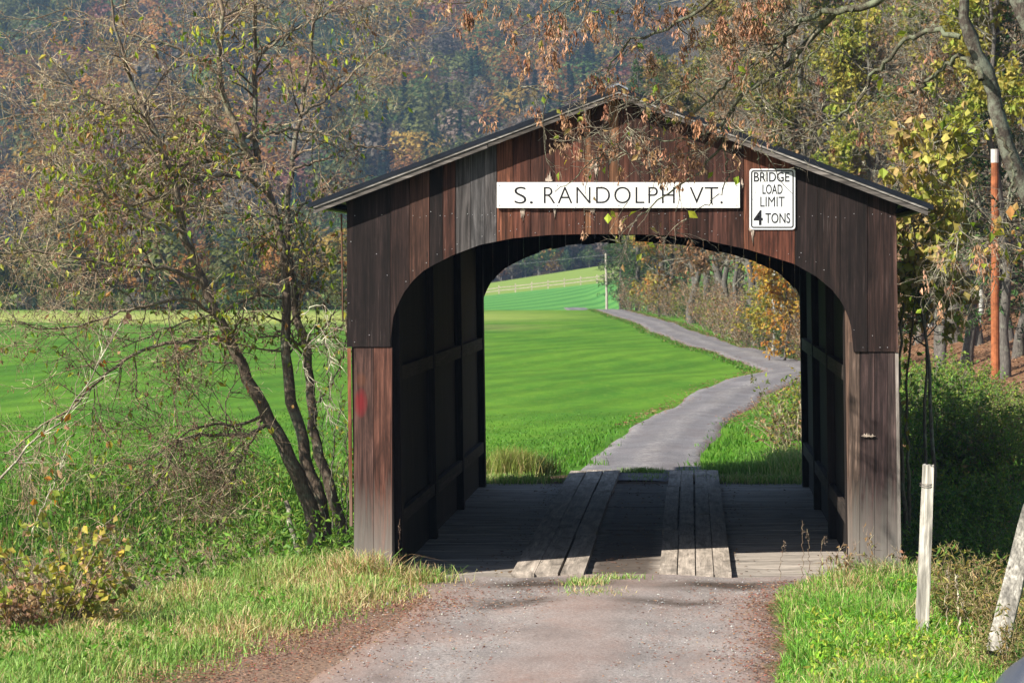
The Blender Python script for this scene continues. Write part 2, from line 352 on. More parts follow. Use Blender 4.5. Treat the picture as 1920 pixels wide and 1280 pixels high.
def near_extra(q, g, c):
    # brown leaf-covered soil under the wood on the right
    x, y, z = q.sep(g)
    e = q.math('SUBTRACT', x, q.math('ADD', 5.2, q.math('MULTIPLY', q.math('SUBTRACT', q.noise(g, 0.6, 4), 0.5), 5.0)))
    f = q.math('MULTIPLY', q.ramp(e, [(0.0, 0.0), (0.6, 1.0)]), q.ramp(q.math('MULTIPLY', q.math('SUBTRACT', y, 34.0), 0.1), [(0.0, 0.0), (0.6, 1.0)]))
    leaf = q.mix(q.ramp(q.noise(g, 9.0, 5, 0.8), [(0.35, 0.0), (0.65, 1.0)]), (0.10, 0.055, 0.03), (0.27, 0.16, 0.09))
    c = q.mix(f, c, leaf)
    ex = q.math('ABSOLUTE', q.math('ADD', x, 1.65)); ex = q.math('ADD', ex, q.math('MULTIPLY', q.math('SUBTRACT', q.noise(g, 2.2, 5), 0.5), 1.2))
    return q.mix(q.math('MULTIPLY', q.ramp(ex, [(0.0, 1.0), (1.0, 0.0)]) if False else q.ramp(q.math('SUBTRACT', ex, 2.0), [(0.0, 1.0), (0.7, 0.0)]), q.ramp(q.math('SUBTRACT', 28.0, y), [(0.0, 0.0), (0.5, 1.0)])), c, q.mix(q.ramp(q.noise(g, 12.0, 5, 0.8), [(0.35, 0.0), (0.65, 1.0)]), (0.15, 0.105, 0.08), (0.27, 0.18, 0.13)))
def wood_floor_extra(q, g, c):
    c = meadow_extra(q, g, c)
    x, y, z = q.sep(g)
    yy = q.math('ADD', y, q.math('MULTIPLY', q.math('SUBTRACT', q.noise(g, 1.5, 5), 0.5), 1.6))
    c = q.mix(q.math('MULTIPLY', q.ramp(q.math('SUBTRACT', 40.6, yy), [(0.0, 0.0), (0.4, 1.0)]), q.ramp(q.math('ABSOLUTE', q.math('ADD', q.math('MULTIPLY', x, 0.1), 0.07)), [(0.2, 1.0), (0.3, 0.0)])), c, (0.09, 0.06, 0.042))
    # x of the wood's edge as a function of y: straight fit from (5.2, 60) to (-4.4, 190)
    e = q.math('SUBTRACT', x, q.math('ADD', q.math('MULTIPLY', y, -0.0745), 10.9))
    e = q.math('MINIMUM', e, q.math('SUBTRACT', x, 4.6))
    e = q.math('ADD', e, q.math('MULTIPLY', q.math('SUBTRACT', q.noise(g, 0.8, 4), 0.5), 2.5))
    leaf = q.mix(q.ramp(q.noise(g, 7.0, 5, 0.8), [(0.35, 0.0), (0.65, 1.0)]), (0.09, 0.05, 0.03), (0.27, 0.15, 0.085))
    return q.mix(q.ramp(e, [(0.0, 0.0), (0.5, 1.0)]), c, leaf)
G1, G2, G3 = (0.050, 0.148, 0.013), (0.064, 0.175, 0.015), (0.078, 0.19, 0.017)
m_ground = ground_mat("soil_and_turf", ((0.055, 0.105, 0.02), (0.075, 0.115, 0.03), (0.05, 0.12, 0.02)), 3.0, near_extra)
m_meadow = ground_mat("meadow_turf", (G1, G2, G3), 2.2, wood_floor_extra, 0.06)
m_far = ground_mat("far_turf", ((0.085, 0.26, 0.06), (0.10, 0.28, 0.06), (0.12, 0.29, 0.06)), 0.8, far_extra, 0.1)
m_hill = ground_mat("forest_floor", ((0.07, 0.05, 0.035), (0.06, 0.055, 0.03), (0.08, 0.06, 0.04)), 0.2, None, 0.2)
ya = np.concatenate([np.arange(-40, 2, 3.0), np.arange(2, 37.81, 0.3)])
yb = np.concatenate([[ya[-1]], np.arange(38.5, 70, 0.7), np.arange(70, 130, 1.2), np.arange(130, 200.1, 2)])
yc = np.concatenate([[yb[-1]], np.arange(202, 260, 3), np.arange(260, 456.1, 7)])
yd = np.concatenate([[yc[-1]], np.arange(464, 900, 12), np.arange(900, 2000, 50)])
sheet("ground", ya, m_ground); sheet("meadow", yb, m_meadow); sheet("far_field", yc, m_far); sheet("hillside", yd, m_hill)

# ------------------------------------------------------------------ gravel roads
def gravel_mat(name, leafy=0.5):
    m, nt, p = newmat(name); q = N(nt); g = q.n("ShaderNodeTexCoord").outputs["Object"]
    f1 = q.noise(g, 1.1, 6, 0.65); f2 = q.noise(g, 45, 3, 0.8); f3 = q.noise(q.mapping(g, (1.2, 0.5, 1)), 1.0, 6, 0.7, 0.4); f4 = q.noise(g, 14, 5, 0.8)
    c = q.mix(q.ramp(f1, [(0.3, 0.0), (0.7, 1.0)]), (0.150, 0.142, 0.142), (0.235, 0.222, 0.218))
    c = q.mix(1.0, c, q.ramp(f2, [(0.3, 0.55), (0.5, 1.0), (0.72, 1.7)]), 'MULTIPLY')
    vo = q.n("ShaderNodeTexVoronoi"); vo.inputs["Scale"].default_value = 34; q.l(g, vo.inputs["Vector"])
    c = q.mix(q.math('MULTIPLY', q.ramp(vo.outputs["Distance"], [(0.16, 1.0), (0.26, 0.0)]), q.ramp(f4, [(0.52, 0.0), (0.62, 0.8)])), c, (0.34, 0.32, 0.30))
    rl = q.math('MULTIPLY', q.ramp(f3, [(0.46, 0.0), (0.64, 1.0)]), q.ramp(f4, [(0.38, 0.15), (0.6, 1.0)]))
    c = q.mix(q.math('MULTIPLY', rl, leafy), c, (0.19, 0.115, 0.09))
    x, y, z = q.sep(g)
    uu = q.sep(q.n("ShaderNodeAttribute", attribute_name="Col").outputs["Color"])[0]
    uj = q.math('ADD', uu, q.math('MULTIPLY', q.math('SUBTRACT', q.noise(g, 0.9, 4), 0.5), 0.22))
    crown = q.ramp(uj, [(0.0, 1.0), (0.14, 0.9), (0.22, 0.0), (0.36, 0.0), (0.46, 0.9), (0.56, 0.9), (0.66, 0.0), (0.80, 0.0), (0.88, 0.9), (1.0, 1.0)])
    if leafy > 0.3:
        c = q.mix(q.math('MULTIPLY', q.ramp(uj, [(0.0, 1.0), (0.13, 0.0), (0.9, 0.0), (1.0, 1.0)]), 0.9), c, q.mix(q.ramp(f4, [(0.35, 0.0), (0.65, 1.0)]), (0.13, 0.09, 0.068), (0.25, 0.165, 0.12)))
    if leafy > 0.3:      # damp hollow just before the bridge deck
        c = q.mix(1.0, c, (1.24, 1.18, 1.13), 'MULTIPLY')
        c = q.mix(q.math('MULTIPLY', crown, 0.35), c, (0.26, 0.175, 0.145))
        c = q.mix(q.math('MULTIPLY', q.ramp(q.noise(q.mapping(g, (2.2, 0.5, 1)), 1.0, 5, 0.7), [(0.5, 0.0), (0.68, 1.0)]), 0.45), c, (0.12, 0.10, 0.09))
        yy = q.math('ADD', y, q.math('MULTIPLY', q.math('SUBTRACT', q.noise(g, 0.8, 5), 0.5), 1.5))
        d = q.math('ABSOLUTE', q.math('SUBTRACT', yy, 26.3)); d2 = q.math('ABSOLUTE', q.math('SUBTRACT', yy, 24.9))
        rut = q.math('SUBTRACT', 1.0, crown)
        a1 = q.math('MULTIPLY', q.ramp(d, [(0.14, 0.95), (0.52, 0.0)]), q.math('ADD', q.math('MULTIPLY', rut, 0.7), 0.3)); a2 = q.math('MULTIPLY', q.math('MULTIPLY', q.ramp(d2, [(0.10, 0.95), (0.45, 0.0)]), q.ramp(f4, [(0.3, 0.35), (0.6, 1.0)])), rut)
        c = q.mix(q.math('MAXIMUM', a1, a2), c, (0.062, 0.047, 0.038))
    else:                # pale loose stones along the crown, smooth darker wheel tracks
        c = q.mix(1.0, c, (0.80, 0.82, 0.88), 'MULTIPLY')
        st = q.math('MULTIPLY', crown, q.ramp(q.noise(g, 9, 3, 0.8), [(0.45, 0.0), (0.6, 1.0)]))
        c = q.mix(q.math('MULTIPLY', st, 0.55), c, (0.36, 0.34, 0.32)); c = q.mix(q.math('MULTIPLY', q.ramp(uj, [(0.0, 1.0), (0.1, 0.0), (0.9, 0.0), (1.0, 1.0)]), 0.7), c, (0.17, 0.10, 0.07))
        c = q.mix(q.math('MULTIPLY', q.ramp(q.noise(q.mapping(g, (0.7, 0.25, 1)), 1.0, 5, 0.7), [(0.45, 0.0), (0.7, 1.0)]), 0.4), c, (0.10, 0.095, 0.095))
    q.l(c, p.inputs["Base Color"]); p.inputs["Roughness"].default_value = 0.92; p.inputs["Specular IOR Level"].default_value = 0.15
    b = q.math('ADD', q.math('MULTIPLY', f2, 0.4), f4)
    q.l(q.bump(b, 0.55, 0.02), p.inputs["Normal"])
    return m
m_gravel = gravel_mat("gravel", 0.55); m_gravel2 = gravel_mat("far_gravel", 0.22)
def road(name, ys, xl, xr, mat, jag=0.12, lift=0.03, nx=24, rut=0.03):
    ys = np.asarray(ys, float); l = xl + jag * (vnoise(ys, ys * 0, 0.5, 5) - 0.5) * 2; r = xr + jag * (vnoise(ys, ys * 0, 0.6, 6) - 0.5) * 2
    u = np.linspace(0, 1, nx); X = l[:, None] * (1 - u) + r[:, None] * u; Y = np.broadcast_to(ys[:, None], X.shape)
    Z = H(X, Y) + lift + 0.03 * np.sin(u * np.pi) - rut * (np.exp(-((u - 0.27) / 0.1) ** 2) + np.exp(-((u - 0.75) / 0.1) ** 2))
    Z[:, 0] -= 0.07; Z[:, -1] -= 0.07
    V = np.stack([X, Y, Z], -1); ny = len(ys); i = (np.arange(ny - 1)[:, None] * nx + np.arange(nx - 1)[None]).ravel()
    return tag(mk(name, V, np.stack([i, i + 1, i + nx + 1, i + nx], 1), mat, smooth=True, col=np.repeat(np.tile(u, ny)[:, None], 3, 1)), kind="structure")
yn = np.arange(-25, 26.99, 0.25); yn = np.append(yn, 27.0)
road("road", yn, np.interp(yn, [-25, 15, 20.3, 22.6, 25.1, 27], [-3.4, -3.2, -3.05, -2.85, -2.62, -2.95]), np.interp(yn, [-25, 15, 20.3, 22.6, 25.1, 27], [0.4, 0.5, 0.66, 0.78, 0.85, 1.65]), m_gravel)
# the winding road beyond: centre line by points, ribbon across its direction
RC = np.array([[-0.87, 39.25], [-0.80, 42.5], [-0.55, 47], [-0.22, 52.5], [0.35, 60], [0.95, 66], [2.0, 71.5], [2.75, 75.3], [3.3, 79.2], [3.1, 83.5], [2.25, 90.5], [1.05, 102], [-0.05, 116], [-1.6, 136], [-2.95, 153], [-4.35, 170], [-5.3, 182], [-6.4, 196], [-8.5, 220], [-11, 250]])
def spline(P, n):
    P = np.asarray(P, float); d = np.concatenate([[0], np.cumsum(np.linalg.norm(np.diff(P, axis=0), axis=1))])
    t = np.linspace(0, d[-1], n); m = np.gradient(P, d, axis=0); out = []
    for tt in t:
        i = min(np.searchsorted(d, tt, 'right') - 1, len(d) - 2); h = d[i + 1] - d[i]; s = (tt - d[i]) / h
        out.append((2 * s**3 - 3 * s**2 + 1) * P[i] + (s**3 - 2 * s**2 + s) * h * m[i] + (-2 * s**3 + 3 * s**2) * P[i + 1] + (s**3 - s**2) * h * m[i + 1])
    return np.array(out)
rc = spline(RC, 330); rt = nrm(np.gradient(rc, axis=0)); rn = np.stack([rt[:, 1], -rt[:, 0]], 1)
rw = np.interp(rc[:, 1], [39.2, 46, 60, 74, 80, 90, 120, 200], [1.15, 0.98, 0.95, 1.1, 1.3, 1.15, 1.12, 1.15])
u = np.linspace(-1, 1, 13)
jl = np.stack([1 + 0.16 * (vnoise(np.arange(330), np.zeros(330), 2.0, 8 + k) - 0.5) + 0.12 * (vnoise(np.arange(330), np.zeros(330), 7.0, 18 + k) - 0.5) for k in (0, 1)], 1)
XY = rc[:, None] + rn[:, None] * (rw[:, None] * np.where(u[None] < 0, jl[:, :1], jl[:, 1:]))[:, :, None] * u[None, :, None]
Zr = H(XY[..., 0], XY[..., 1]) + np.interp(np.arange(330), [0, 3, 12], [-0.01, 0.01, 0.05])[:, None] + 0.03 * (1 - u**2)[None] - 0.02 * np.exp(-((np.abs(u) - 0.5) / 0.15) ** 2)[None]; Zr[:, 0] -= 0.1; Zr[:, -1] -= 0.1
i = (np.arange(329)[:, None] * 13 + np.arange(12)[None]).ravel()
tag(mk("far_road", np.concatenate([XY, Zr[..., None]], -1), np.stack([i, i + 1, i + 14, i + 13], 1), m_gravel2, smooth=True, col=np.repeat(np.tile((u + 1) / 2, 330)[:, None], 3, 1)), kind="structure")
def road_dist(x, y):
    P = np.stack([np.asarray(x, float), np.asarray(y, float)], -1).reshape(-1, 2); best = np.full(len(P), 1e9); sgn = np.zeros(len(P))
    for k in range(0, 330, 3):
        d = P - rc[k]; r = np.hypot(d[:, 0], d[:, 1]); b = r < best; best[b] = r[b]; sgn[b] = np.sign(d[b] @ rn[k])
    return best, sgn
# ------------------------------------------------------------------ the covered bridge
SC = FPX / 27.0; YF = 27.0; YB = 38.57; SH = 0.014
def bx_(px, py=1085.0): return (px - PX0) / SC + SH * (1085.0 - py) / SC
def bz_(py): return (1085.0 - py) / SC
bridge = tag(empty("covered_bridge", (0, 0, 0)), "dark brown weathered wooden covered bridge with arched portal and low gable roof", "covered bridge")
m_clad = wood_mat("portal_boards", 'z', 1.0, special=True); m_wall = wood_mat("wall_boards", 'z', 0.9); m_slope = wood_mat("verge_wood", 'x', 0.8, grey=0.5)
m_deck = wood_mat("deck_planks", 'x', 0.3, grey=0.1, dirt=True); m_run = wood_mat("runner_planks", 'y', 0.4, grey=0.15); m_rail = wood_mat("rail_wood", 'y', 0.7, grey=0.2)
def roof_py(px): return 163 + 0.377 * abs(px - 1160)
AX = [732, 735, 745, 757, 775, 795, 812, 850, 900, 960, 1030, 1090, 1140, 1200, 1260, 1320, 1400, 1445, 1487, 1530, 1560, 1578, 1592, 1599, 1602]
AY = [640, 600, 572, 548, 524, 506, 496, 477, 458, 446, 439.5, 438, 438, 438.5, 441, 449, 466, 480, 493, 517, 542, 565, 596, 622, 645]
def arch_py(px): return np.interp(px, AX, AY)
def board(mb, p0, p1, top, bot, y0, y1, col, n=1, gap=0.35):
    """vertical board between pixel columns p0..p1; top/bot = functions of the pixel column"""
    xs = np.linspace(p0 + gap, p1 - gap, n + 1); V = []; F = []; C_ = []
    for x in xs:
        zb, zt = bz_(bot(x)), bz_(top(x))
        for y in (y0, y1):
            for k in range(2): V.append((bx_(x, (bot(x), top(x))[k]), y, (zb, zt)[k]))
    for k in range(n):
        a = 4 * k; b = a + 4
        F += [[a, b, b + 1, a + 1], [a + 2, a + 3, b + 3, b + 2], [a, a + 2, b + 2, b], [a + 1, b + 1, b + 3, a + 3]]
    F += [[0, 1, 3, 2], [4 * n, 4 * n + 2, 4 * n + 3, 4 * n + 1]]
    mb.add(V, F, col=col)
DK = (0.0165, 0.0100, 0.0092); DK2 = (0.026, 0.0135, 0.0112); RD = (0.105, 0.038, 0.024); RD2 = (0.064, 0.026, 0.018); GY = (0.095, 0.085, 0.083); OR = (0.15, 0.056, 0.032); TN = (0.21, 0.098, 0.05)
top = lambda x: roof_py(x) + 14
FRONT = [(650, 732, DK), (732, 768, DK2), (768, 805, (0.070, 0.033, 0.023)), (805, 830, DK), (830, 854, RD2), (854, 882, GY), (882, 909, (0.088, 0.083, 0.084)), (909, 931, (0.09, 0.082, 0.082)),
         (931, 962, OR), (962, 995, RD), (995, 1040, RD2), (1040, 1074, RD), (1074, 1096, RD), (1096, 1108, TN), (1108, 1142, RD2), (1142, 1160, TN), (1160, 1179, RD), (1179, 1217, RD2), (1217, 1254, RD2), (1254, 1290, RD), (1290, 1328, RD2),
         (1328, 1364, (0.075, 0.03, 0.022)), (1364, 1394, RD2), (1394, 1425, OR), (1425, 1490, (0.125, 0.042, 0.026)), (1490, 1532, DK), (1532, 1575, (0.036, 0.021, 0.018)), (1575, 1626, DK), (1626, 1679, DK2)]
mb = MB()
for k, (a, b, c) in enumerate(FRONT):
    dy = (k * 37 % 5) * 0.0018
    if b <= 732: bot = lambda x: 649.0
    elif a >= 1626: bot = lambda x: 658.0
    elif a >= 1575: bot = lambda x: float(arch_py(x)) if x < 1600 else 658.0
    else: bot = lambda x: float(arch_py(x))
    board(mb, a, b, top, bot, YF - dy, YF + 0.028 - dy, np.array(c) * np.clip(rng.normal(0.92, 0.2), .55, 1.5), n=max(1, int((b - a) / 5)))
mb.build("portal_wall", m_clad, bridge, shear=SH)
# posts under the cladding: front boards, returns and inner faces
def post(px0, px1, parts, ptop, inner_px, lite, name="portal_post"):
    mb = MB()
    for (a, b, c) in parts: board(mb, a, b, lambda x: ptop, lambda x: 1112.0, YF + 0.012, YF + 0.05, c)
    mb.box((bx_(min(px0, px1)) + 0.012, YF + 0.053, -0.15), (bx_(max(px0, px1)) - 0.012, YF + 0.33, bz_(ptop) + 0.5), lite)
    return mb.build(name, m_clad, bridge, shear=SH)
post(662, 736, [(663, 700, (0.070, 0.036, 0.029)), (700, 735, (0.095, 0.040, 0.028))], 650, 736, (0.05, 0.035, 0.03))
post(1592, 1690, [(1592, 1612, (0.10, 0.068, 0.053)), (1612, 1640, (0.042, 0.026, 0.024)), (1640, 1664, (0.038, 0.023, 0.022)), (1664, 1684, (0.055, 0.037, 0.034))], 640, 1592, (0.12, 0.075, 0.055))  # paler first board and core: sunlit inner jamb put into the colour
mb = MB(); mb.box((bx_(1683.5), YF - 0.004, bz_(660) + 0.003), (bx_(1690), YF + 0.03, bz_(400)), (0.075, 0.04, 0.032)); mb.box((bx_(1684.5), YF + 0.006, -0.1), (bx_(1690.5), YF + 0.05, bz_(660)), (0.27, 0.235, 0.21)); mb.build("corner_board", m_clad, bridge, shear=SH)
mb = MB(); mb.box((bx_(657), YF + 0.002, bz_(985)), (bx_(662.7), YF + 0.05, bz_(652)), (0.26, 0.10, 0.05), jit=0.004); mb.box((bx_(648), YF + 0.002, bz_(600)), (bx_(650.2), YF + 0.05, bz_(400)), (0.16, 0.08, 0.05)); mb.build("corner_board", m_clad, bridge, shear=SH)
# nails: small bright heads in rows
mb = MB(); rows = []
for a, b, c in FRONT:
    for f in (0.18, 0.5, 0.82):
        x = a + (b - a) * f + rng.normal(0, 1)
        for py in (404 + rng.normal(0, 4), arch_py(x) - 14 + rng.normal(0, 4)):
            if roof_py(x) + 40 < py < (645 if x < 735 or x > 1600 else arch_py(x) - 3) and rng.random() < 0.5: rows.append((x, py))
for x, py in [(658, 452), (654, 567), (660, 600), (665, 640), (726, 515), (706, 475), (1618, 650), (1650, 650), (1664, 650), (1478, 430), (1530, 490), (1668, 476), (1545, 505), (1502, 473)]: rows.append((x, py))
for x, py in rows:
    cx, cz, r = bx_(x, py), bz_(py), rng.uniform(0.003, 0.0055); th = np.arange(6) * np.pi / 3
    ring = np.stack([cx + r * np.cos(th), np.full(6, YF - 0.0085), cz + r * np.sin(th)], 1); back = ring.copy(); back[:, 1] = YF + 0.001
    mb.add(np.vstack([ring, back]), [[i, (i + 1) % 6, 6 + (i + 1) % 6, 6 + i] for i in range(6)] + [[0, 5, 4, 3], [0, 3, 2, 1]])
m_nail = simple("nail_steel", (0.42, 0.42, 0.44), 0.45, 0.6); tag(mb.build("nails", m_nail, bridge, shear=SH), kind="stuff")
# splashes of white bird dropping / resin run down the boards
def splash(mb, px, py, w_, up, down, seed):
    r = np.random.default_rng(seed); n = 23; xs = np.linspace(-1, 1, n); env = np.clip(1 - np.abs(xs) ** 1.5, 0, 1)
    t = py - up * env * r.uniform(0.1, 1, n) ** 1.5; b = py + down * env * r.uniform(0.1, 1, n) ** 1.5; V = []; F = []
    for k in range(n):
        x = px + xs[k] * w_ / 2
        V += [(bx_(x, b[k]), YF - 0.0125, bz_(b[k])), (bx_(x, t[k]), YF - 0.0125, bz_(t[k])), (bx_(x, b[k]), YF - 0.003, bz_(b[k])), (bx_(x, t[k]), YF - 0.003, bz_(t[k]))]
    for k in range(n - 1):
        a = 4 * k; c = a + 4; F += [[a, c, c + 1, a + 1], [a, a + 2, c + 2, c], [a + 1, c + 1, c + 3, a + 3]]
    mb.add(V, F)
m_drop = simple("chalky_white", (0.46, 0.37, 0.30), 0.9, nscale=60, namp=0.4)
for k, (px, py, w_, up, dn) in enumerate([(1029, 338, 14, 26, 3), (1117, 315, 7, 32, 22), (980, 392, 10, 4, 34), (1040, 392, 5, 2, 20), (1111, 392, 10, 3, 16), (1408, 430, 8, 40, 8), (1411, 432, 6, 4, 34), (1391, 345, 6, 16, 16)]):
    mb = MB(); splash(mb, px, py, w_, up, dn, k + 3); mb.build("dropping_stain", m_drop, bridge, shear=SH)
mb = MB(); splash(mb, 1628, 816, 27, 10, 6, 40); o = mb.build("dropping_stain", m_drop, bridge, shear=SH)
# roof: two slopes of dark metal sheet, rafters, verge boards, ridge cap
m_roof = simple("dark_roof_metal", (0.035, 0.04, 0.055), 0.32, 0.75, 6, 0.25); m_cap = simple("ridge_metal", (0.55, 0.58, 0.65), 0.35, 0.8, 9, 0.2)
Y0R, Y1R = YF - 0.175, YB + 0.35
def rp(px, drop): return np.array([bx_(px, roof_py(px) + drop), 0, bz_(roof_py(px) + drop)])
for tip in (582, 1747.5):
    mb = MB(); V = []
    for y in (Y0R, Y1R):
        for px, dr in ((1160, 0), (tip, 0), (tip, 9), (1160, 9)):
            v = rp(px, dr); v[1] = y; V.append(v)
    F = [[0, 1, 2, 3], [7, 6, 5, 4], [0, 4, 5, 1], [1, 5, 6, 2], [2, 6, 7, 3]]
    mb.add(V, F)
    for k in range(1, 26):      # standing seams up the slope
        yy = Y0R + (Y1R - Y0R) * k / 26; p, q = rp(1160, -2), rp(tip, -2); p[1] = q[1] = yy; mb.beam(p, q, 0.02, 0.035)
    mb.build("roof_slope", m_roof, bridge, shear=SH)
    vb = MB()
    for d0, d1, yo, col, i0, i1 in ((9, 13, 0.006, (0.27, 0.25, 0.235), 0, 1), (13, 22, 0.016, (0.105, 0.09, 0.08), 0, 0.42), (13, 23, 0.02, (0.13, 0.115, 0.105), 0.4225, 1)):
        pa, pb = 1160 + (tip - 1160) * i0, 1160 + (tip - (4 if tip < 1160 else -4) * 0 - 1160) * i1
        e = 10 if i1 == 1 else 0; pb += e if tip < 1160 else -e; V = []
        for y in (Y0R + yo, Y0R + yo + 0.025):
            for px, dr in ((pa, d0), (pb, d0), (pb, d1), (pa, d1)):
                v = rp(px, dr); v[1] = y; V.append(v)
        vb.add(V, [[0, 1, 2, 3], [7, 6, 5, 4], [0, 4, 5, 1], [1, 5, 6, 2], [2, 6, 7, 3], [3, 7, 4, 0]], col=col)
    vb.build("verge_board", m_slope, bridge, shear=SH)
    sb = MB()
    for k in range(16):         # purlin boards under the sheet
        px = 1160 + (tip - 1160) * (k + 0.5) / 16; p = rp(px, 12); q = p.copy(); p[1], q[1] = Y0R + 0.05, Y1R - 0.02; sb.beam(p, q, 0.16, 0.022, (0.035, 0.024, 0.02))
    sb.build("roof_boarding", m_rail, bridge, shear=SH)
    for k in range(9):
        yy = YF + 0.35 + (YB - YF - 0.7) * k / 8; p, q = rp(1160, 24), rp(tip + (60 if tip < 1160 else -60), 24); p[1] = q[1] = yy
        r_ = MB(); r_.beam(p, q, 0.06, 0.12, (0.045, 0.03, 0.025)); r_.build("rafter", m_wall, bridge, shear=SH)
mb = MB(); pk = rp(1160, -6)
for s_ in (-1, 1):
    e = rp(1160 + s_ * 18, -3); V = []
    for y in (Y0R - 0.02, Y1R + 0.02):
        for b_, dz in ((pk, 0), (e, 0), (e, -0.018), (pk, -0.018)): V.append((b_[0], y, b_[2] + dz))
    mb.add(V, [[0, 1, 2, 3], [7, 6, 5, 4], [0, 4, 5, 1], [1, 5, 6, 2], [2, 6, 7, 3]])
mb.build("ridge_cap", m_cap, bridge, shear=SH)
# side walls (outer boards, inner boards), rails and inner posts
XL, XR = bx_(735) + 0.03, bx_(1600) - 0.0
for s_, xin, xout in ((-1, XL, bx_(660)), (1, XR, bx_(1690))):  # inside boards, rails, posts near-black: interior shade put into their colour
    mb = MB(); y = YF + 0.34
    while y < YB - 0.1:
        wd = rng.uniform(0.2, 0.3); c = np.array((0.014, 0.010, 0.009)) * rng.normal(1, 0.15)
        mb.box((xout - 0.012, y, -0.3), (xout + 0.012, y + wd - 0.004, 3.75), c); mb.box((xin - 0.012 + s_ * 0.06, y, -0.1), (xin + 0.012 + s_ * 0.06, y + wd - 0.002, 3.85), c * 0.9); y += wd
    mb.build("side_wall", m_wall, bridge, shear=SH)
    for z0 in (0.50, 2.0):
        mb = MB(); y = YF + 0.38
        while y < YB - 0.3:
            L = min(4.1, YB - 0.3 - y); mb.box((xin - 0.03, y, z0 + rng.normal(0, 0.01)), (xin + 0.03, y + L - 0.01, z0 + 0.15), np.array((0.032, 0.024, 0.02)) * rng.normal(1, 0.1)); y += L
        mb.build("wall_rail", m_rail, bridge, shear=SH)
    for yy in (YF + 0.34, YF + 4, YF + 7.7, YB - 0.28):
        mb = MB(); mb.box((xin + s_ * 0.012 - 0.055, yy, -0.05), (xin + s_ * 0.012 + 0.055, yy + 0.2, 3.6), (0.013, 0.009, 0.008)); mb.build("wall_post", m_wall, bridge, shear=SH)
# rear portal: same arch, seen from inside, two boards broken short
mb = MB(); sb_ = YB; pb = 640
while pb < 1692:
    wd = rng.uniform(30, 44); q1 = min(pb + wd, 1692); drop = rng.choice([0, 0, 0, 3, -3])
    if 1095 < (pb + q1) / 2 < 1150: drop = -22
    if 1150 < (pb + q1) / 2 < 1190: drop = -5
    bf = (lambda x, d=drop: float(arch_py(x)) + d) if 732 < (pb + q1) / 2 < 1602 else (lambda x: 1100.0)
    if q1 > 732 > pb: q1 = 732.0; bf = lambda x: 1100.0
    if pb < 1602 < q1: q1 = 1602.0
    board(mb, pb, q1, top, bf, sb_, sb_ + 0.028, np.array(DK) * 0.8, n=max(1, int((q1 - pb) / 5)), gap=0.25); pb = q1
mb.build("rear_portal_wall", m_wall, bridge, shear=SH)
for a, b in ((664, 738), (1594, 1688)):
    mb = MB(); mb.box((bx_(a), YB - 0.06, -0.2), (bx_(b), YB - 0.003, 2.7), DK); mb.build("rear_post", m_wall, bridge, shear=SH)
# deck of cross planks, and two raised wheel runners
mb = MB(); y = YF + 0.0; dzf = lambda y: 0.0 * y
YD = YB + 1.75
while y < YB + 0.12:
    wd = rng.uniform(0.2, 0.28); c = np.array((0.31, 0.275, 0.24)) * rng.normal(1, 0.07); z = dzf(y)
    mb.box((bx_(700), y, z - 0.09), (bx_(1660), y + wd - 0.006, z + rng.normal(0, 0.0018)), c, jit=0.0008); y += wd
mb.build("deck", m_deck, bridge)
for xa, xb, npl in ((-1.85, -1.10, 3), (-0.35, 0.415, 4)):
    mb = MB(); wdt = (xb - xa) / npl
    for k in range(npl):
        y = YF - 0.02 - rng.uniform(0, 0.04); first = True
        while y < YD - 0.05:
            L = rng.uniform(3.8, 6.6); ye = min(y + L, YD + rng.uniform(0.1, 0.3)); c = np.array((0.33, 0.285, 0.24)) * rng.normal(1, 0.07)
            sk_ = rng.normal(0, 0.008); V = []
            for yy in np.linspace(y, ye - 0.012, 7):
                z = dzf(yy) + 0.07 + rng.normal(0, 0.002)
                V += [(xa + k * wdt + 0.008 + sk_, yy, z - 0.065), (xa + (k + 1) * wdt - 0.008 + sk_, yy, z - 0.065), (xa + (k + 1) * wdt - 0.008 + sk_, yy, z), (xa + k * wdt + 0.008 + sk_, yy, z)]
            F = [[0, 1, 2, 3], [27, 26, 25, 24]]
            for q in range(6): F += [[4 * q + j, 4 * q + 4 + j, 4 * q + 4 + (j + 1) % 4, 4 * q + (j + 1) % 4] for j in range(4)]
            mb.add(V, F, col=c); y = ye
    mb.build("wheel_runner", m_run, bridge)
for xa in (-3.15, -1.6, 0.0, 1.75):
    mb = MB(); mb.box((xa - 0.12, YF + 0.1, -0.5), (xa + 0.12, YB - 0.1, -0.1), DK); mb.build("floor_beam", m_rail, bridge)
m_stone = simple("abutment_stone", (0.16, 0.15, 0.14), 0.9, 0, 4, 0.4, bump=0.6)
for y0, y1 in ((YF + 0.4, YF + 2.0), (YB - 1.7, YB - 0.2)):
    mb = MB()
    for r_ in range(6):
        x = bx_(650)
        while x < bx_(1690) - 0.2:
            wd = rng.uniform(0.5, 1.0); mb.box((x, y0 + rng.normal(0, 0.02), -2.6 + r_ * 0.35), (min(x + wd, bx_(1690)) - 0.01, y1 + rng.normal(0, 0.02), -2.26 + r_ * 0.35), jit=0.012); x += wd
    mb.build("abutment", m_stone, bridge)
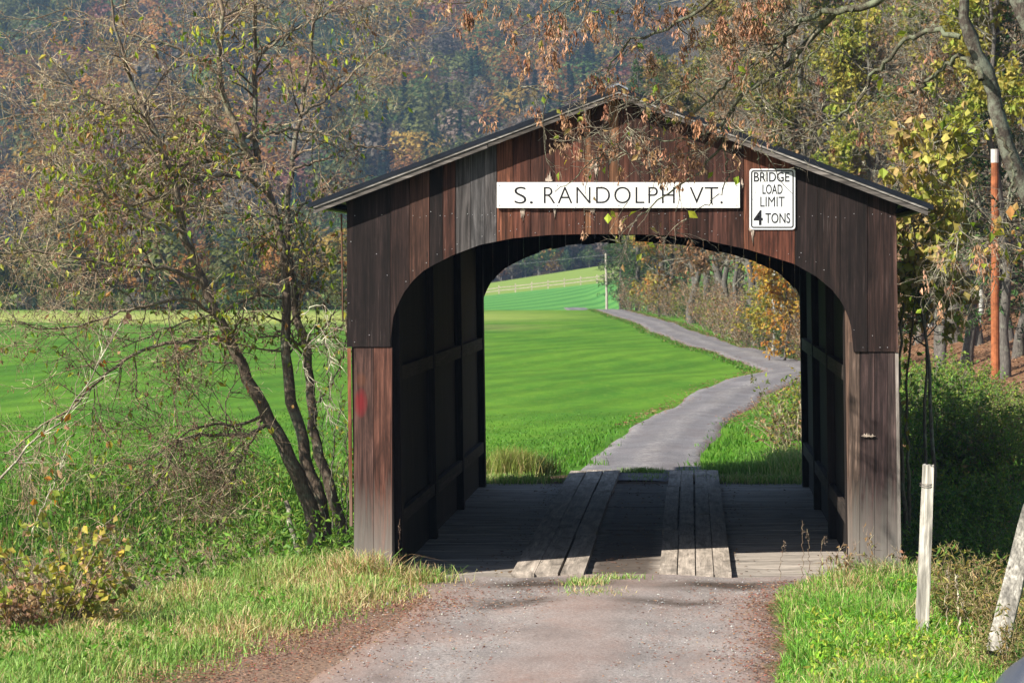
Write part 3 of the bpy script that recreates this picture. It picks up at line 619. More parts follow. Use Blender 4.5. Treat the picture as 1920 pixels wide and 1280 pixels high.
# ------------------------------------------------------------------ signs
def text_mesh(body, x0, x1, ytop, ybot, y, off=0.0, depth=0.0015):
    """letters scaled to the pixel box they fill on the portal plane"""
    cu = bpy.data.curves.new("lettering", 'FONT'); cu.body = body; cu.offset = off; cu.extrude = 0.01; cu.resolution_u = 6; cu.space_character = 1.14 if len(body) > 6 else 1.0
    ob = bpy.data.objects.new("tmp", cu); C.objects.link(ob); dg = bpy.context.evaluated_depsgraph_get(); dg.update()
    me = bpy.data.meshes.new_from_object(ob.evaluated_get(dg)); bpy.data.objects.remove(ob); n = len(me.vertices)
    co = np.zeros(n * 3, np.float32); me.vertices.foreach_get("co", co); co = co.reshape(-1, 3); lo, hi = co.min(0), co.max(0)
    X0, X1, Z0, Z1 = [(v - PX0) / SC for v in (x0, x1)] + [bz_(ybot), bz_(ytop)]
    out = np.stack([X0 + (co[:, 0] - lo[0]) / (hi[0] - lo[0]) * (X1 - X0), y - (co[:, 2] - lo[2]) / (hi[2] - lo[2]) * depth, Z0 + (co[:, 1] - lo[1]) / (hi[1] - lo[1]) * (Z1 - Z0)], 1)
    me.vertices.foreach_set("co", out.astype(np.float32).ravel()); me.update(); return me
def rrect(x0, x1, yt, yb_, rad, y, depth, n=6):
    X0, X1, Z0, Z1 = (x0 - PX0) / SC, (x1 - PX0) / SC, bz_(yb_), bz_(yt); r = rad / SC; P = []
    for cx, cz, a0 in ((X1 - r, Z1 - r, 0), (X0 + r, Z1 - r, 90), (X0 + r, Z0 + r, 180), (X1 - r, Z0 + r, 270)):
        for k in range(n + 1): a = math.radians(a0 + 90 * k / n); P.append((cx + r * math.cos(a), cz + r * math.sin(a)))
    P = np.array(P); m = len(P)
    return P, m
def plate(name, x0, x1, yt, yb_, rad, y, depth, mat, parent):
    P, m = rrect(x0, x1, yt, yb_, rad, y, depth); V = [(p[0], y - depth, p[1]) for p in P] + [(p[0], y, p[1]) for p in P]
    F4 = np.array([[k, m + k, m + (k + 1) % m, (k + 1) % m] for k in range(m)])
    me_f = [np.arange(m)[::-1][None], (np.arange(m) + m)[None], F4]
    return mk(name, V, me_f, mat, parent)
def ring(name, x0, x1, yt, yb_, rad, th, y, depth, mat, parent):
    P, m = rrect(x0, x1, yt, yb_, rad, y, depth); Q, _ = rrect(x0 + th, x1 - th, yt + th, yb_ - th, max(rad - th, 0.5), y, depth)
    V = [(p[0], y - depth, p[1]) for p in P] + [(p[0], y - depth, p[1]) for p in Q] + [(p[0], y, p[1]) for p in P] + [(p[0], y, p[1]) for p in Q]
    F = []
    for k in range(m):
        j = (k + 1) % m; F += [[k, m + k, m + j, j], [k, j, 2 * m + j, 2 * m + k], [m + k, 3 * m + k, 3 * m + j, m + j]]
    return mk(name, V, np.array(F), mat, parent)
m_white = simple("white_sign_paint", (0.80, 0.79, 0.77), 0.55, 0, 7, 0.08); m_black = simple("black_letter_paint", (0.012, 0.012, 0.016), 0.5); m_retro = simple("retroreflective_white", (0.72, 0.74, 0.76), 0.4, 0, 40, 0.05)
YS = YF - 0.014
def lettering(name, me, parent, mat=m_black):
    me.materials.clear(); me.materials.append(mat); o = bpy.data.objects.new(name, me); C.objects.link(o); o.parent = parent; return o
s1 = tag(empty("name_sign", (0, 0, 0)), "long white board reading S. RANDOLPH VT. nailed above the bridge arch", "name sign")
plate("panel", 932, 1387, 341, 389, 0.6, YS, 0.022, m_white, s1)
lettering("lettering", text_mesh("S.", 965, 999.5, 349.5, 381, YS - 0.0225, -0.012), s1)
lettering("lettering", text_mesh("RANDOLPH", 1020, 1265, 349.5, 380.5, YS - 0.0225, -0.012), s1)
lettering("lettering", text_mesh("VT.", 1293, 1355, 350, 381, YS - 0.0225, -0.012), s1)
for px, py in ((937, 347), (937, 384), (1045, 346.5), (1045, 384), (1160, 346.5), (1160, 384), (1270, 346.5), (1381, 347), (1381, 384)):
    mb = MB(); th = np.arange(8) * np.pi / 4; cx, cz, r = (px - PX0) / SC, bz_(py), 0.006
    rg = np.stack([cx + r * np.cos(th), np.full(8, YS - 0.026), cz + r * np.sin(th)], 1); bk = rg.copy(); bk[:, 1] += 0.005
    mb.add(np.vstack([rg, bk]), [[i, (i + 1) % 8, 8 + (i + 1) % 8, 8 + i] for i in range(8)] + [[0, 7, 6, 5], [0, 5, 4, 1], [1, 4, 3, 2]]); mb.build("screw", simple("screw_zinc", (0.4, 0.4, 0.42), 0.4, 0.7), s1)
s2 = tag(empty("load_limit_sign", (0, 0, 0)), "white metal sign reading BRIDGE LOAD LIMIT 4 TONS with black border", "road sign")
plate("panel", 1405, 1491, 315.5, 429.5, 6, YS, 0.003, m_retro, s2)
ring("border", 1408, 1488, 318.5, 426.5, 5, 2.4, YS - 0.0032, 0.0012, m_black, s2)
for body, a, b, t, bt, of in (("BRIDGE", 1413.5, 1480, 322, 340, 0.006), ("LOAD", 1429.5, 1467, 345, 363, 0.006), ("LIMIT", 1425.5, 1471, 368, 386.5, 0.006), ("4", 1413, 1430, 393, 421, 0.02), ("TONS", 1435, 1481.5, 398.5, 417.5, 0.006)):
    lettering("lettering", text_mesh(body, a, b, t, bt, YS - 0.0034, of if body != "LIMIT" else -0.003), s2)
# ------------------------------------------------------------------ vegetation builders
m_leaf = leaf_mat("leaf", 0.35); m_needle = leaf_mat("needles", 0.12); m_grass = leaf_mat("grass_blade", 0.3, 0.5); m_dry = leaf_mat("dry_leaf", 0.15, 0.8)
m_bark = bark_mat("bark_lichen", (0.19, 0.145, 0.11), (0.26, 0.29, 0.21), 0.45, 9); m_bark3 = bark_mat("mottled_bark", (0.085, 0.07, 0.058), (0.24, 0.26, 0.20), 0.7, 16); m_bark2 = bark_mat("bark_grey", (0.11, 0.10, 0.09), (0.24, 0.25, 0.2), 0.3, 5)
m_twig = bark_mat("twig_bark", (0.10, 0.09, 0.08), (0.30, 0.33, 0.27), 0.55, 14); m_birch = bark_mat("birch_bark", (0.33, 0.33, 0.31), (0.6, 0.6, 0.56), 0.6, 4)
def polyline(pts, n):
    P = spline(np.asarray(pts, float), n); return P
def catm3(P, n):
    P = np.asarray(P, float); d = np.concatenate([[0], np.cumsum(np.linalg.norm(np.diff(P, axis=0), axis=1))]); t = np.linspace(0, d[-1], n)
    m = np.gradient(P, d, axis=0) if len(P) > 2 else np.tile((P[1] - P[0]) / d[-1], (2, 1)); i = np.clip(np.searchsorted(d, t, 'right') - 1, 0, len(d) - 2)
    h = (d[i + 1] - d[i])[:, None]; s = ((t - d[i]))[:, None] / h
    return (2 * s**3 - 3 * s**2 + 1) * P[i] + (s**3 - 2 * s**2 + s) * h * m[i] + (-2 * s**3 + 3 * s**2) * P[i + 1] + (s**3 - s**2) * h * m[i + 1]
def tints(n, per, a, b):
    """one colour per branch, repeated for its verts"""
    c = np.asarray(a) + (np.asarray(b) - np.asarray(a)) * rng.random((n, 1)); return np.repeat(c * rng.normal(1, 0.12, (n, 1)), per, axis=0)
def join(parts):
    """[(V, F4, col)] -> one"""
    V = []; F = []; Cc = []; n = 0
    for v, f, c in parts: V.append(v); F.append(f + n); Cc.append(c); n += len(v)
    return np.vstack(V), np.vstack(F), np.vstack(Cc)
def limb_obj(name, P, R, parent, mat, sides=8, col=(1, 1, 1)):
    V, F = tubes(P[None], R[None], sides); return mk(name, V, F, mat, parent, np.tile(col, (len(V), 1)), smooth=True)
def hang_seeds(base, nper, size, cols, length=0.16):
    """bunches of dry winged seeds hanging from twigs"""
    n = len(base); L = rng.uniform(0.4, 1.0, (n, 1)) * length; k = nper
    t = rng.random((n, k)) ** 0.8; pos = np.repeat(base[:, None], k, 1)
    pos[..., 2] -= t * L; pos[..., :2] += rng.normal(0, 0.02, (n, k, 2)) * (0.4 + t)[..., None]
    pos = pos.reshape(-1, 3); V, F = leaf_quads(pos, rng.uniform(0.6, 1.3, len(pos)) * size, 0.36, 1.9, 0.55, 0.4)
    c = np.repeat(pal(n, cols, None, 0.15), k, axis=0) * rng.normal(1, 0.15, (n * k, 1))
    return V, F, np.repeat(np.clip(c, 0.01, 1), 5, axis=0)
def pick(P, n, t0=0.1):
    i = rng.integers(0, len(P), n); K = P.shape[1] - 1; f = rng.uniform(t0, 0.999, n) * K; a = f.astype(int); u = (f - a)[:, None]
    return P[i, a] * (1 - u) + P[i, a + 1] * u
def clump_pick(P, n, nclump, rad, t0=0.3):
    c = pick(P, nclump, t0); allp = pick(P, n * 4, t0); d = np.min(np.linalg.norm(allp[:, None] - c[None], axis=2), axis=1) if nclump < 60 else None
    if d is not None:
        o = np.argsort(d * rng.uniform(0.4, 1.4, len(d)))[:n]; return allp[o]
    return allp[:n]
# ------------------------------------------------------------------ the many-stemmed tree beside the left post
def guided(pts, ya, yb, n, r0, r1):
    pts = np.asarray(pts, float); t = np.linspace(0, 1, len(pts)); P = np.array([px2w(p[0], p[1], ya + (yb - ya) * tt) for p, tt in zip(pts, t)])
    P = catm3(P, n); P[1:-1] += rng.normal(0, 0.012, (n - 2, 3)); return P, np.linspace(1, 0, n) ** 1.15 * (r0 - r1) + r1
def resample(L, K=8):
    out = np.stack([p[np.linspace(0, len(p) - 1, K + 1).astype(int)] for p, r in L]); R = np.stack([r[np.linspace(0, len(r) - 1, K + 1).astype(int)] for p, r in L])
    return out, R, nrm(np.gradient(out, axis=1))
lt = tag(empty("boxelder_tree", (-4.3, 31, float(H(-4.3, 31)))), "lichen-covered tree with three leaning trunks and tangled bare twigs beside the bridge's left post", "tree")
lt.location = (0, 0, 0)
STEMS = [([(606, 1190), (596, 1035), (585, 965), (560, 900), (520, 810), (485, 745), (440, 660), (405, 590), (370, 510), (345, 440), (330, 350), (300, 270), (262, 190), (225, 80), (205, -40)], 30.9, 29.5, .112, .011),
         ([(624, 1190), (622, 1040), (606, 965), (580, 880), (560, 800), (545, 740), (535, 650), (537, 560), (528, 470), (520, 410), (500, 350), (485, 290), (478, 240), (480, 180), (478, 100), (480, 0), (482, -60)], 31.0, 31.0, .092, .02),
         ([(656, 1190), (648, 1030), (630, 950), (615, 900), (592, 830), (582, 740), (572, 640), (556, 587), (545, 500), (538, 420), (545, 330), (560, 230), (578, 140), (592, 15), (598, -50)], 31.15, 32.2, .082, .016)]
LIMBS = [([(503, 355), (475, 300), (455, 270), (425, 200), (410, 140), (415, 60), (418, -40)], 31, 30.6, .06, .022),
         ([(372, 525), (320, 505), (220, 495), (165, 487), (80, 475), (-30, 470)], 29.9, 28.2, .034, .01),
         ([(425, 640), (401, 632), (330, 642), (255, 662), (200, 700), (157, 744), (73, 802), (10, 850)], 30.2, 28.4, .032, .008),
         ([(500, 770), (474, 790), (420, 796), (365, 802), (303, 843), (260, 870)], 30.6, 29.2, .026, .007),
         ([(492, 780), (473, 823), (435, 887), (402, 930), (377, 945)], 30.7, 29.8, .022, .007),
         ([(500, 785), (478, 812), (410, 815), (340, 823), (308, 887), (244, 945), (186, 993)], 30.6, 29.0, .03, .008),
         ([(505, 365), (470, 340), (430, 330), (390, 328), (300, 370), (195, 400), (90, 440)], 31, 29.4, .036, .009),
         ([(485, 275), (430, 295), (365, 308), (250, 315), (150, 350), (60, 370)], 31, 30, .03, .008),
         ([(480, 262), (420, 245), (340, 220), (230, 230), (110, 212), (0, 225)], 31, 30.2, .03, .008),
         ([(345, 440), (300, 420), (230, 380), (130, 330), (40, 300)], 29.8, 28.9, .026, .008),
         ([(330, 350), (262, 250), (190, 190), (100, 150), (20, 95)], 29.8, 29.2, .028, .008),
         ([(480, 260), (520, 245), (600, 250), (690, 275), (740, 270)], 31, 31.4, .026, .006),
         ([(548, 320), (600, 300), (680, 275), (760, 290)], 31.7, 32.0, .022, .006),
         ([(565, 215), (620, 180), (690, 110), (750, 60)], 31.9, 32.2, .024, .007),
         ([(538, 420), (590, 365), (640, 345), (700, 330)], 31.5, 31.7, .02, .006),
         ([(410, 140), (330, 90), (230, 60), (120, 10)], 30.7, 30.2, .024, .007),
         ([(478, 110), (530, 70), (610, 30), (680, -20)], 31, 31, .022, .007),
         ([(405, 590), (350, 560), (270, 575), (180, 600), (90, 615), (10, 600)], 30, 28.6, .026, .007),
         ([(537, 560), (480, 555), (420, 585), (330, 610), (230, 650)], 31, 29.6, .022, .007),
         ([(575, 650), (610, 610), (650, 560), (680, 555)], 31.3, 30.9, .016, .005),
         ([(590, 760), (620, 720), (650, 640), (655, 600)], 31.3, 31.0, .016, .005)]
SB = []
for k, (pts, a, b, r0, r1) in enumerate(STEMS):
    P, R = guided(pts, a, b, 46, r0, r1); R = R * (1 + 0.35 * np.exp(-np.arange(46) / 2.5)) * rng.normal(1, 0.03, 46); SB.append((P, R)); limb_obj("trunk", P, R, lt, m_bark, 10)
LB = []
for pts, a, b, r0, r1 in LIMBS:
    P, R = guided(pts, a, b, 26, r0 * 0.85, r1); LB.append((P, R)); limb_obj("limb", P, R, lt, m_bark, 7, (1.3, 1.3, 1.2))
def twig_cloud(P0, R0, D0, n1, n2, n3, trop1=(0, 0, -0.05), l1=(0.5, 1.3), l2=(0.25, 0.6), l3=(0.1, 0.32), t0=0.15, rmin=0.0026, ca=(1.3, 1.2, 1.05), cb=(2.4, 2.1, 1.8), avoid=None):
    S, D, L, R = spawn(P0, R0, D0, n1, t0, 1, (30, 75), rf=0.5, rmin=0.006, plen=l1); A = grow(S, D, L, np.clip(R, 0.005, 0.014), 7, 0.2, trop1)
    S, D, L, R = spawn(*A, n2, 0.15, 1, (30, 75), rf=0.65, rmin=0.0035, plen=l2); B = grow(S, D, L, np.clip(R, 0.003, 0.007), 5, 0.22, trop1)
    S, D, L, R = spawn(*B, n3, 0.1, 1, (25, 70), rf=0.6, rmin=rmin, plen=l3); E = grow(S, D, L, np.clip(R, rmin, 0.0045), 3, 0.25, trop1, tip=0.6)
    def thin(G):
        if avoid is None: return G
        ins = np.any([((G[0] > lo) & (G[0] < hi)).all(2).any(1) for lo, hi in avoid[0]], axis=0); keep = avoid[1]; k = ~ins | (rng.random(len(ins)) < keep); return tuple(g[k] for g in G)
    A, B, E = thin(A), thin(B), thin(E)
    out = []
    for (P, R, D), sd, a, b in ((A, 5, 1.0, 1.6), (B, 4, 1.2, 2.0), (E, 3, 1.3, 2.4)):
        V, F = tubes(P, R, sd); out.append((V, F, tints(len(P), P.shape[1] * sd, np.array(ca) * a / 1.3, np.array(cb) * b / 2.4)))
    return join(out), A, B, E
P0, R0, D0 = resample(SB + LB + LB, 10)
P0[:3] = np.stack([p[np.linspace(14, 45, 11).astype(int)] for p, r in SB])
(V, F, Cc), A, B, E = twig_cloud(P0, R0, D0, 370, 3100, 15500, (0, 0, -0.03), ca=(1.6, 1.3, 1.02), cb=(3.4, 2.7, 2.1), rmin=0.0022, avoid=([(np.array([-3.56, 26.7, -1.0]), np.array([2.3, 39.5, 3.75])), (np.array([-3.95, 26.7, 3.55]), np.array([2.3, 39.5, 5.0]))], 0.0))
mk("crown", V, F, m_twig, lt, Cc)
GL = [(0.23, 0.34, 0.03), (0.33, 0.40, 0.035), (0.43, 0.41, 0.055), (0.16, 0.25, 0.02)]
cen = np.array([px2w(x, y, 30.2) for x, y in [(370, 255), (385, 275), (470, 215), (300, 330), (250, 380), (230, 430), (440, 300), (530, 360), (520, 420), (240, 450), (290, 480), (380, 520), (400, 540), (180, 350), (260, 340), (430, 600), (600, 490), (560, 600), (390, 80), (480, 130), (590, 110), (200, 250), (345, 290), (310, 400), (490, 430)]])
e = pick(E[0], 26000, 0.3); dm = np.min(np.linalg.norm((e[:, None, [0, 2]] - cen[None, :, [0, 2]]), axis=2), axis=1)
keep = rng.random(len(e)) < 0.05 + 0.46 * np.exp(-(dm / 0.30) ** 2); e = e[keep]
V, F = leaf_quads(e, rng.uniform(0.06, 0.12, len(e)), 0.45, 1.0, 0.6, 0.3)
cc = pal(len(e), GL + [(0.30, 0.16, 0.05), (0.25, 0.11, 0.06)], [3, 3, 2, 2, 1.2, 1]); mk("foliage", V, F, m_leaf, lt, np.repeat(cc, 5, axis=0))
b = pick(E[0], 2200, 0.5); V, F, Cc = hang_seeds(b, 4, 0.04, [(0.26, 0.15, 0.10), (0.30, 0.19, 0.13), (0.2, 0.11, 0.07)], 0.06); mk("seed_bunches", V, F, m_dry, lt, Cc)
# ------------------------------------------------------------------ the leaning tree at the right whose limbs hang over the roof
rt_ = tag(empty("seed_hung_tree", (0, 0, 0)), "leaning lichen-barked tree at the right edge with limbs and brown seed bunches over the roof", "tree")
RST = [([(2230, 1250), (2150, 900), (2060, 640), (1960, 420), (1905, 320), (1878, 240), (1845, 150), (1815, 40), (1800, -60), (1790, -180)], 22.6, 22.0, .15, .04),
       ([(2100, 700), (2030, 420), (1975, 200), (1930, 60), (1890, -80), (1870, -200)], 22.7, 23.4, .13, .06)]
RLM = [([(1790, -90), (1700, -40), (1620, 12), (1572, 22), (1538, 50), (1511, 82), (1474, 124), (1431, 156), (1399, 176), (1362, 214), (1352, 240), (1356, 268), (1340, 300), (1295, 332), (1240, 372), (1195, 405)], 22.0, 24.4, .055, .006),
       ([(1600, 20), (1540, 22), (1500, 45), (1458, 87), (1410, 123), (1368, 150), (1330, 190), (1290, 215)], 22.3, 23.6, .038, .008),
       ([(1800, 70), (1750, 60), (1697, 74), (1660, 120), (1639, 140), (1607, 192), (1560, 225), (1530, 236), (1470, 265)], 22.0, 22.8, .034, .006),
       ([(1840, 150), (1798, 105), (1761, 135), (1720, 165), (1686, 176), (1620, 190)], 22.0, 23.0, .036, .008),
       ([(1770, -120), (1600, -90), (1450, -50), (1293, 30), (1240, 60), (1180, 80), (1120, 150), (1060, 190), (1010, 170), (985, 160)], 22.1, 24.0, .04, .004),
       ([(1775, -150), (1560, -140), (1350, -70), (1150, -30), (1060, 10), (1000, 30), (965, 60)], 22.2, 23.2, .04, .005),
       ([(1770, -170), (1500, -190), (1200, -110), (1000, -60), (900, -20), (880, 5)], 22.2, 23.0, .04, .004),
       ([(1870, 240), (1900, 330), (1880, 400), (1860, 440), (1845, 480)], 21.8, 21.4, .022, .005),
       ([(1905, 320), (1890, 390), (1850, 370), (1830, 400), (1790, 440)], 21.8, 21.2, .016, .004),
       ([(1352, 240), (1300, 260), (1250, 262), (1190, 250), (1130, 290), (1080, 330), (1040, 360)], 23.6, 24.3, .012, .004),
       ([(1368, 150), (1300, 150), (1230, 190), (1170, 190), (1130, 240)], 23.0, 23.8, .014, .004),
       ([(1356, 268), (1365, 320), (1345, 370), (1300, 400), (1265, 440)], 23.9, 24.4, .010, .003),
       ([(1300, 330), (1260, 310), (1220, 320), (1180, 290), (1150, 285)], 24.2, 24.6, .007, .003),
       ([(1560, 70), (1500, 130), (1470, 190), (1440, 240), (1420, 300)], 22.2, 23.4, .012, .004)]
SB = []; LB = []
for pts, a, b_, r0, r1 in RST:
    P, R = guided(pts, a, b_, 44, r0, r1); P += rng.normal(0, 0.012, P.shape); R = R * rng.normal(1, 0.08, 44); SB.append((P, R)); limb_obj("trunk", P, R, rt_, m_bark3, 12)
for pts, a, b_, r0, r1 in RLM:
    P, R = guided(pts, a, b_, 34, r0 * 0.75, r1); P[1:-1] += rng.normal(0, 0.008, (32, 3)); LB.append((P, R)); limb_obj("limb", P, R, rt_, m_bark3, 7, (0.9, 0.95, 0.8))
P0, R0, D0 = resample(LB, 10)
(V, F, Cc), A, B, E = twig_cloud(P0, R0, D0, 150, 900, 2700, (0, 0, -0.05), (0.25, 0.7), (0.12, 0.34), (0.06, 0.18), 0.3, 0.0016, avoid=([(np.array([-2.1, 21, 3.62]), np.array([0.55, 27, 4.03])), (np.array([0.42, 21, 3.38]), np.array([1.12, 27, 4.2]))], 0.2))
mk("crown", V, F, m_twig, rt_, Cc)
SEEDC = np.array([px2w(x, y, 23.4) for x, y in [(990, 30), (1020, 60), (1015, 95), (1050, 40), (1070, 100), (1075, 150), (1100, 20), (1110, 90), (1150, 50), (1180, 20), (1200, 60), (1230, 100), (1160, 120), (1120, 160), (1250, 30), (1290, 60), (1300, 120), (1240, 160), (1330, 50), (1060, 240), (1040, 210), (1275, 400), (1255, 385), (1220, 250), (1250, 300), (1230, 350), (1290, 280), (1320, 230), (1380, 60), (1420, 40), (1640, 40), (1620, 60), (1740, 60), (1830, 30), (1330, 340), (1260, 400), (1200, 380), (890, 5), (1460, 10), (1560, 20), (1700, 110), (1810, 170)]])
e = pick(E[0], 9000, 0.4); dm = np.min(np.linalg.norm((e[:, None, [0, 2]] - SEEDC[None, :, [0, 2]]), axis=2), axis=1)
pxs = PX0 + FPX * e[:, 0] / e[:, 1]; pys = PY0 + FPX * (ZC - e[:, 2]) / e[:, 1]
onb = (pys > 190 + 0.377 * np.abs(pxs - 1160))
e = e[rng.random(len(e)) < (0.02 + 0.19 * np.exp(-(dm / 0.15) ** 2)) * np.where(onb, 0.32 * ~((pys > 325) & (pys < 400)) + 0.1, 1.0)]
ok = ~((e[:, 0] > 0.4) & (e[:, 0] < 1.15) & (e[:, 2] > 3.4) & (e[:, 2] < 4.3)); e = e[ok]
V, F, Cc = hang_seeds(e, 13, 0.052, [(0.34, 0.175, 0.10), (0.40, 0.22, 0.13), (0.25, 0.125, 0.07), (0.45, 0.28, 0.18)], 0.18); mk("seed_bunches", V, F, m_dry, rt_, Cc)
e = pick(E[0], 230, 0.4); V, F = leaf_quads(e, rng.uniform(0.05, 0.10, len(e)), 0.6, 0.9, 0.7, 0.3); cc = pal(len(e), [(0.25, 0.30, 0.03), (0.34, 0.30, 0.05), (0.16, 0.24, 0.02), (0.38, 0.26, 0.10)]); mk("foliage", V, F, m_leaf, rt_, np.repeat(cc, 5, axis=0))
# a few large leaves caught by the sun
e = np.array([px2w(x, y, 23.6) for x, y in [(1648, 140), (1655, 146), (1690, 140), (1140, 400), (1145, 395), (1385, 330), (1290, 395), (1640, 8), (1655, 8), (1790, 220), (1700, 60)]]); V, F = leaf_quads(e, rng.uniform(0.08, 0.13, len(e)), 0.75, 0.8, 0.5, 0.2)
mk("foliage", V, F, m_leaf, rt_, np.repeat(pal(len(e), [(0.40, 0.42, 0.04), (0.30, 0.38, 0.04)]), 5, axis=0))
# ------------------------------------------------------------------ copies of a thing with its parts
KIDS = {}
def kids(o): return [c for c in C.objects if c.parent is o]
def copy_thing(o, loc, rz, sc, label=None, group=None, parts=None):
    r = o.copy(); C.objects.link(r); r.location = loc; r.rotation_euler = (0, 0, rz); r.scale = sc if hasattr(sc, '__len__') else (sc, sc, sc)
    if label: r["label"] = label
    if group: r["group"] = group
    if o.name not in KIDS: KIDS[o.name] = kids(o)
    for c in KIDS[o.name]: d = c.copy(); C.objects.link(d); d.parent = r
    return r
def broadleaf(name, h, cr, nleaf, lsize, cols, wts=None, bare=0.4, trunk_r=None, mat=m_bark2, low=0.25, nt=(26, 260, 1200), up=0.06, droop=0.5, label=None, cat="tree", aspect=0.6, fork=0.2, seeds=0):
    o = empty(name, (0, 0, 0)); tag(o, label, cat)
    r0 = trunk_r or h * 0.012
    P = np.zeros((1, 15, 3)); P[0, :, 2] = np.linspace(-0.4, h * 0.93, 15); P[0, :, :2] = np.cumsum(rng.normal(0, h * 0.010, (15, 2)), 0); R = np.linspace(1.1, 0.16, 15)[None] * r0; R[0, 0] *= 1.4
    V, F = tubes(P, R, 8); mk("trunk", V, F, mat, o, np.ones((len(V), 3)), True)
    D = nrm(np.gradient(P, axis=1))
    S, d, L, r = spawn(P, R, D, nt[0], low, 0.98, (40, 75), rf=0.45, rmin=0.012, plen=(cr * 0.5, cr * 1.15)); tt = (S[:, 2] / h); L = L * np.clip(1.25 - tt * 0.9, 0.35, 1.1); A = grow(S, d, L, r, 7, 0.16, (0, 0, up))
    S, d, L, r = spawn(*A, nt[1], 0.2, 1, (30, 65), rf=0.5, rmin=0.008, plen=(cr * 0.18, cr * 0.5)); B = grow(S, d, L, np.clip(r, 0.006, 0.03), 5, 0.2, (0, 0, up * 0.5))
    S, d, L, r = spawn(*B, nt[2], 0.15, 1, (25, 65), rf=0.5, rmin=0.006, plen=(cr * 0.08, cr * 0.24)); E = grow(S, d, L, np.clip(r, 0.005, 0.012), 3, 0.25)
    out = []
    for (p_, r_, _), sd in ((A, 5), (B, 4), (E, 3)):
        v, f = tubes(p_, r_, sd); out.append((v, f, tints(len(p_), p_.shape[1] * sd, (1.0, 0.95, 0.9), (1.9, 1.75, 1.6))))
    if nleaf:
        tips = clump_pick(E[0], nleaf, int(22 + 10 * rng.random()), cr, 0.2) if bare > 0.3 else pick(E[0], nleaf, 0.15)
        tips = tips + rng.normal(0, cr * 0.02, tips.shape); v, f = leaf_quads(tips, rng.uniform(0.65, 1.35, nleaf) * lsize, aspect, droop, 0.8, 0.35)
        # colour changes from bough to bough
        k = (vnoise(tips[:, 0] * 1.0 + tips[:, 2] * 0.7, tips[:, 1] + tips[:, 2], cr * 0.35, rng.integers(1, 99)) - 0.5); base = np.asarray(cols)[np.clip(((k + 0.5) * len(cols)).astype(int), 0, len(cols) - 1)]
        cc = 0.55 * base + 0.45 * pal(nleaf, cols, wts, 0.2); cc = np.clip(cc * rng.normal(1, 0.14, (nleaf, 1)), 0.005, 1)
        V, F, Cc = join(out); mk("branches", V, F, m_twig, o, Cc); mk("crown", v, f, m_leaf, o, np.repeat(cc, 5, axis=0))
    else:
        V, F, Cc = join(out); mk("crown", V, F, m_twig, o, Cc)
    return o
def conifer(name, h, r, cols, label, layers=26, per=9, nneed=9000, ls=0.22):
    o = tag(empty(name), label, "tree"); P = np.zeros((1, 10, 3)); P[0, :, 2] = np.linspace(-0.4, h, 10); R = np.linspace(1, 0.08, 10)[None] * h * 0.011
    V, F = tubes(P, R, 7); mk("trunk", V, F, m_bark2, o, np.ones((len(V), 3)) * 0.8, True)
    S = []; D = []; L = []
    for k in range(layers):
        t = 0.12 + 0.86 * k / layers
        for j in range(per):
            a = rng.uniform(0, 6.283); S.append((0, 0, h * (t + rng.normal(0, 0.012)))); D.append((math.cos(a), math.sin(a), 0.25 - 0.35 * (1 - t))); L.append(r * (1 - t) ** 0.8 * rng.uniform(0.55, 1.2) + 0.15)
    A = grow(np.array(S), np.array(D), np.array(L), np.full(len(S), 0.02), 6, 0.08, (0, 0, -0.03)); S, d, l, r_ = spawn(*A, layers * per * 5, 0.2, 1, (25, 50), rf=0.6, rmin=0.006, plen=(0.15, 0.6)); B = grow(S, d, l, np.clip(r_, 0.005, 0.01), 3, 0.15, (0, 0, -0.05))
    out = []
    for (p_, q_, _), sd in ((A, 4), (B, 3)): v, f = tubes(p_, q_, sd); out.append((v, f, np.tile((0.9, 0.8, 0.7), (len(v), 1))))
    V, F, Cc = join(out); mk("branches", V, F, m_twig, o, Cc)
    e = np.vstack([pick(B[0], int(nneed * 0.7), 0.05), pick(A[0], int(nneed * 0.3), 0.3)]); v, f = leaf_quads(e, rng.uniform(0.6, 1.3, len(e)) * ls, 0.3, 0.35, 1.0, 0.1); mk("crown", v, f, m_needle, o, np.repeat(pal(len(e), cols, None, 0.25), 5, axis=0)); return o
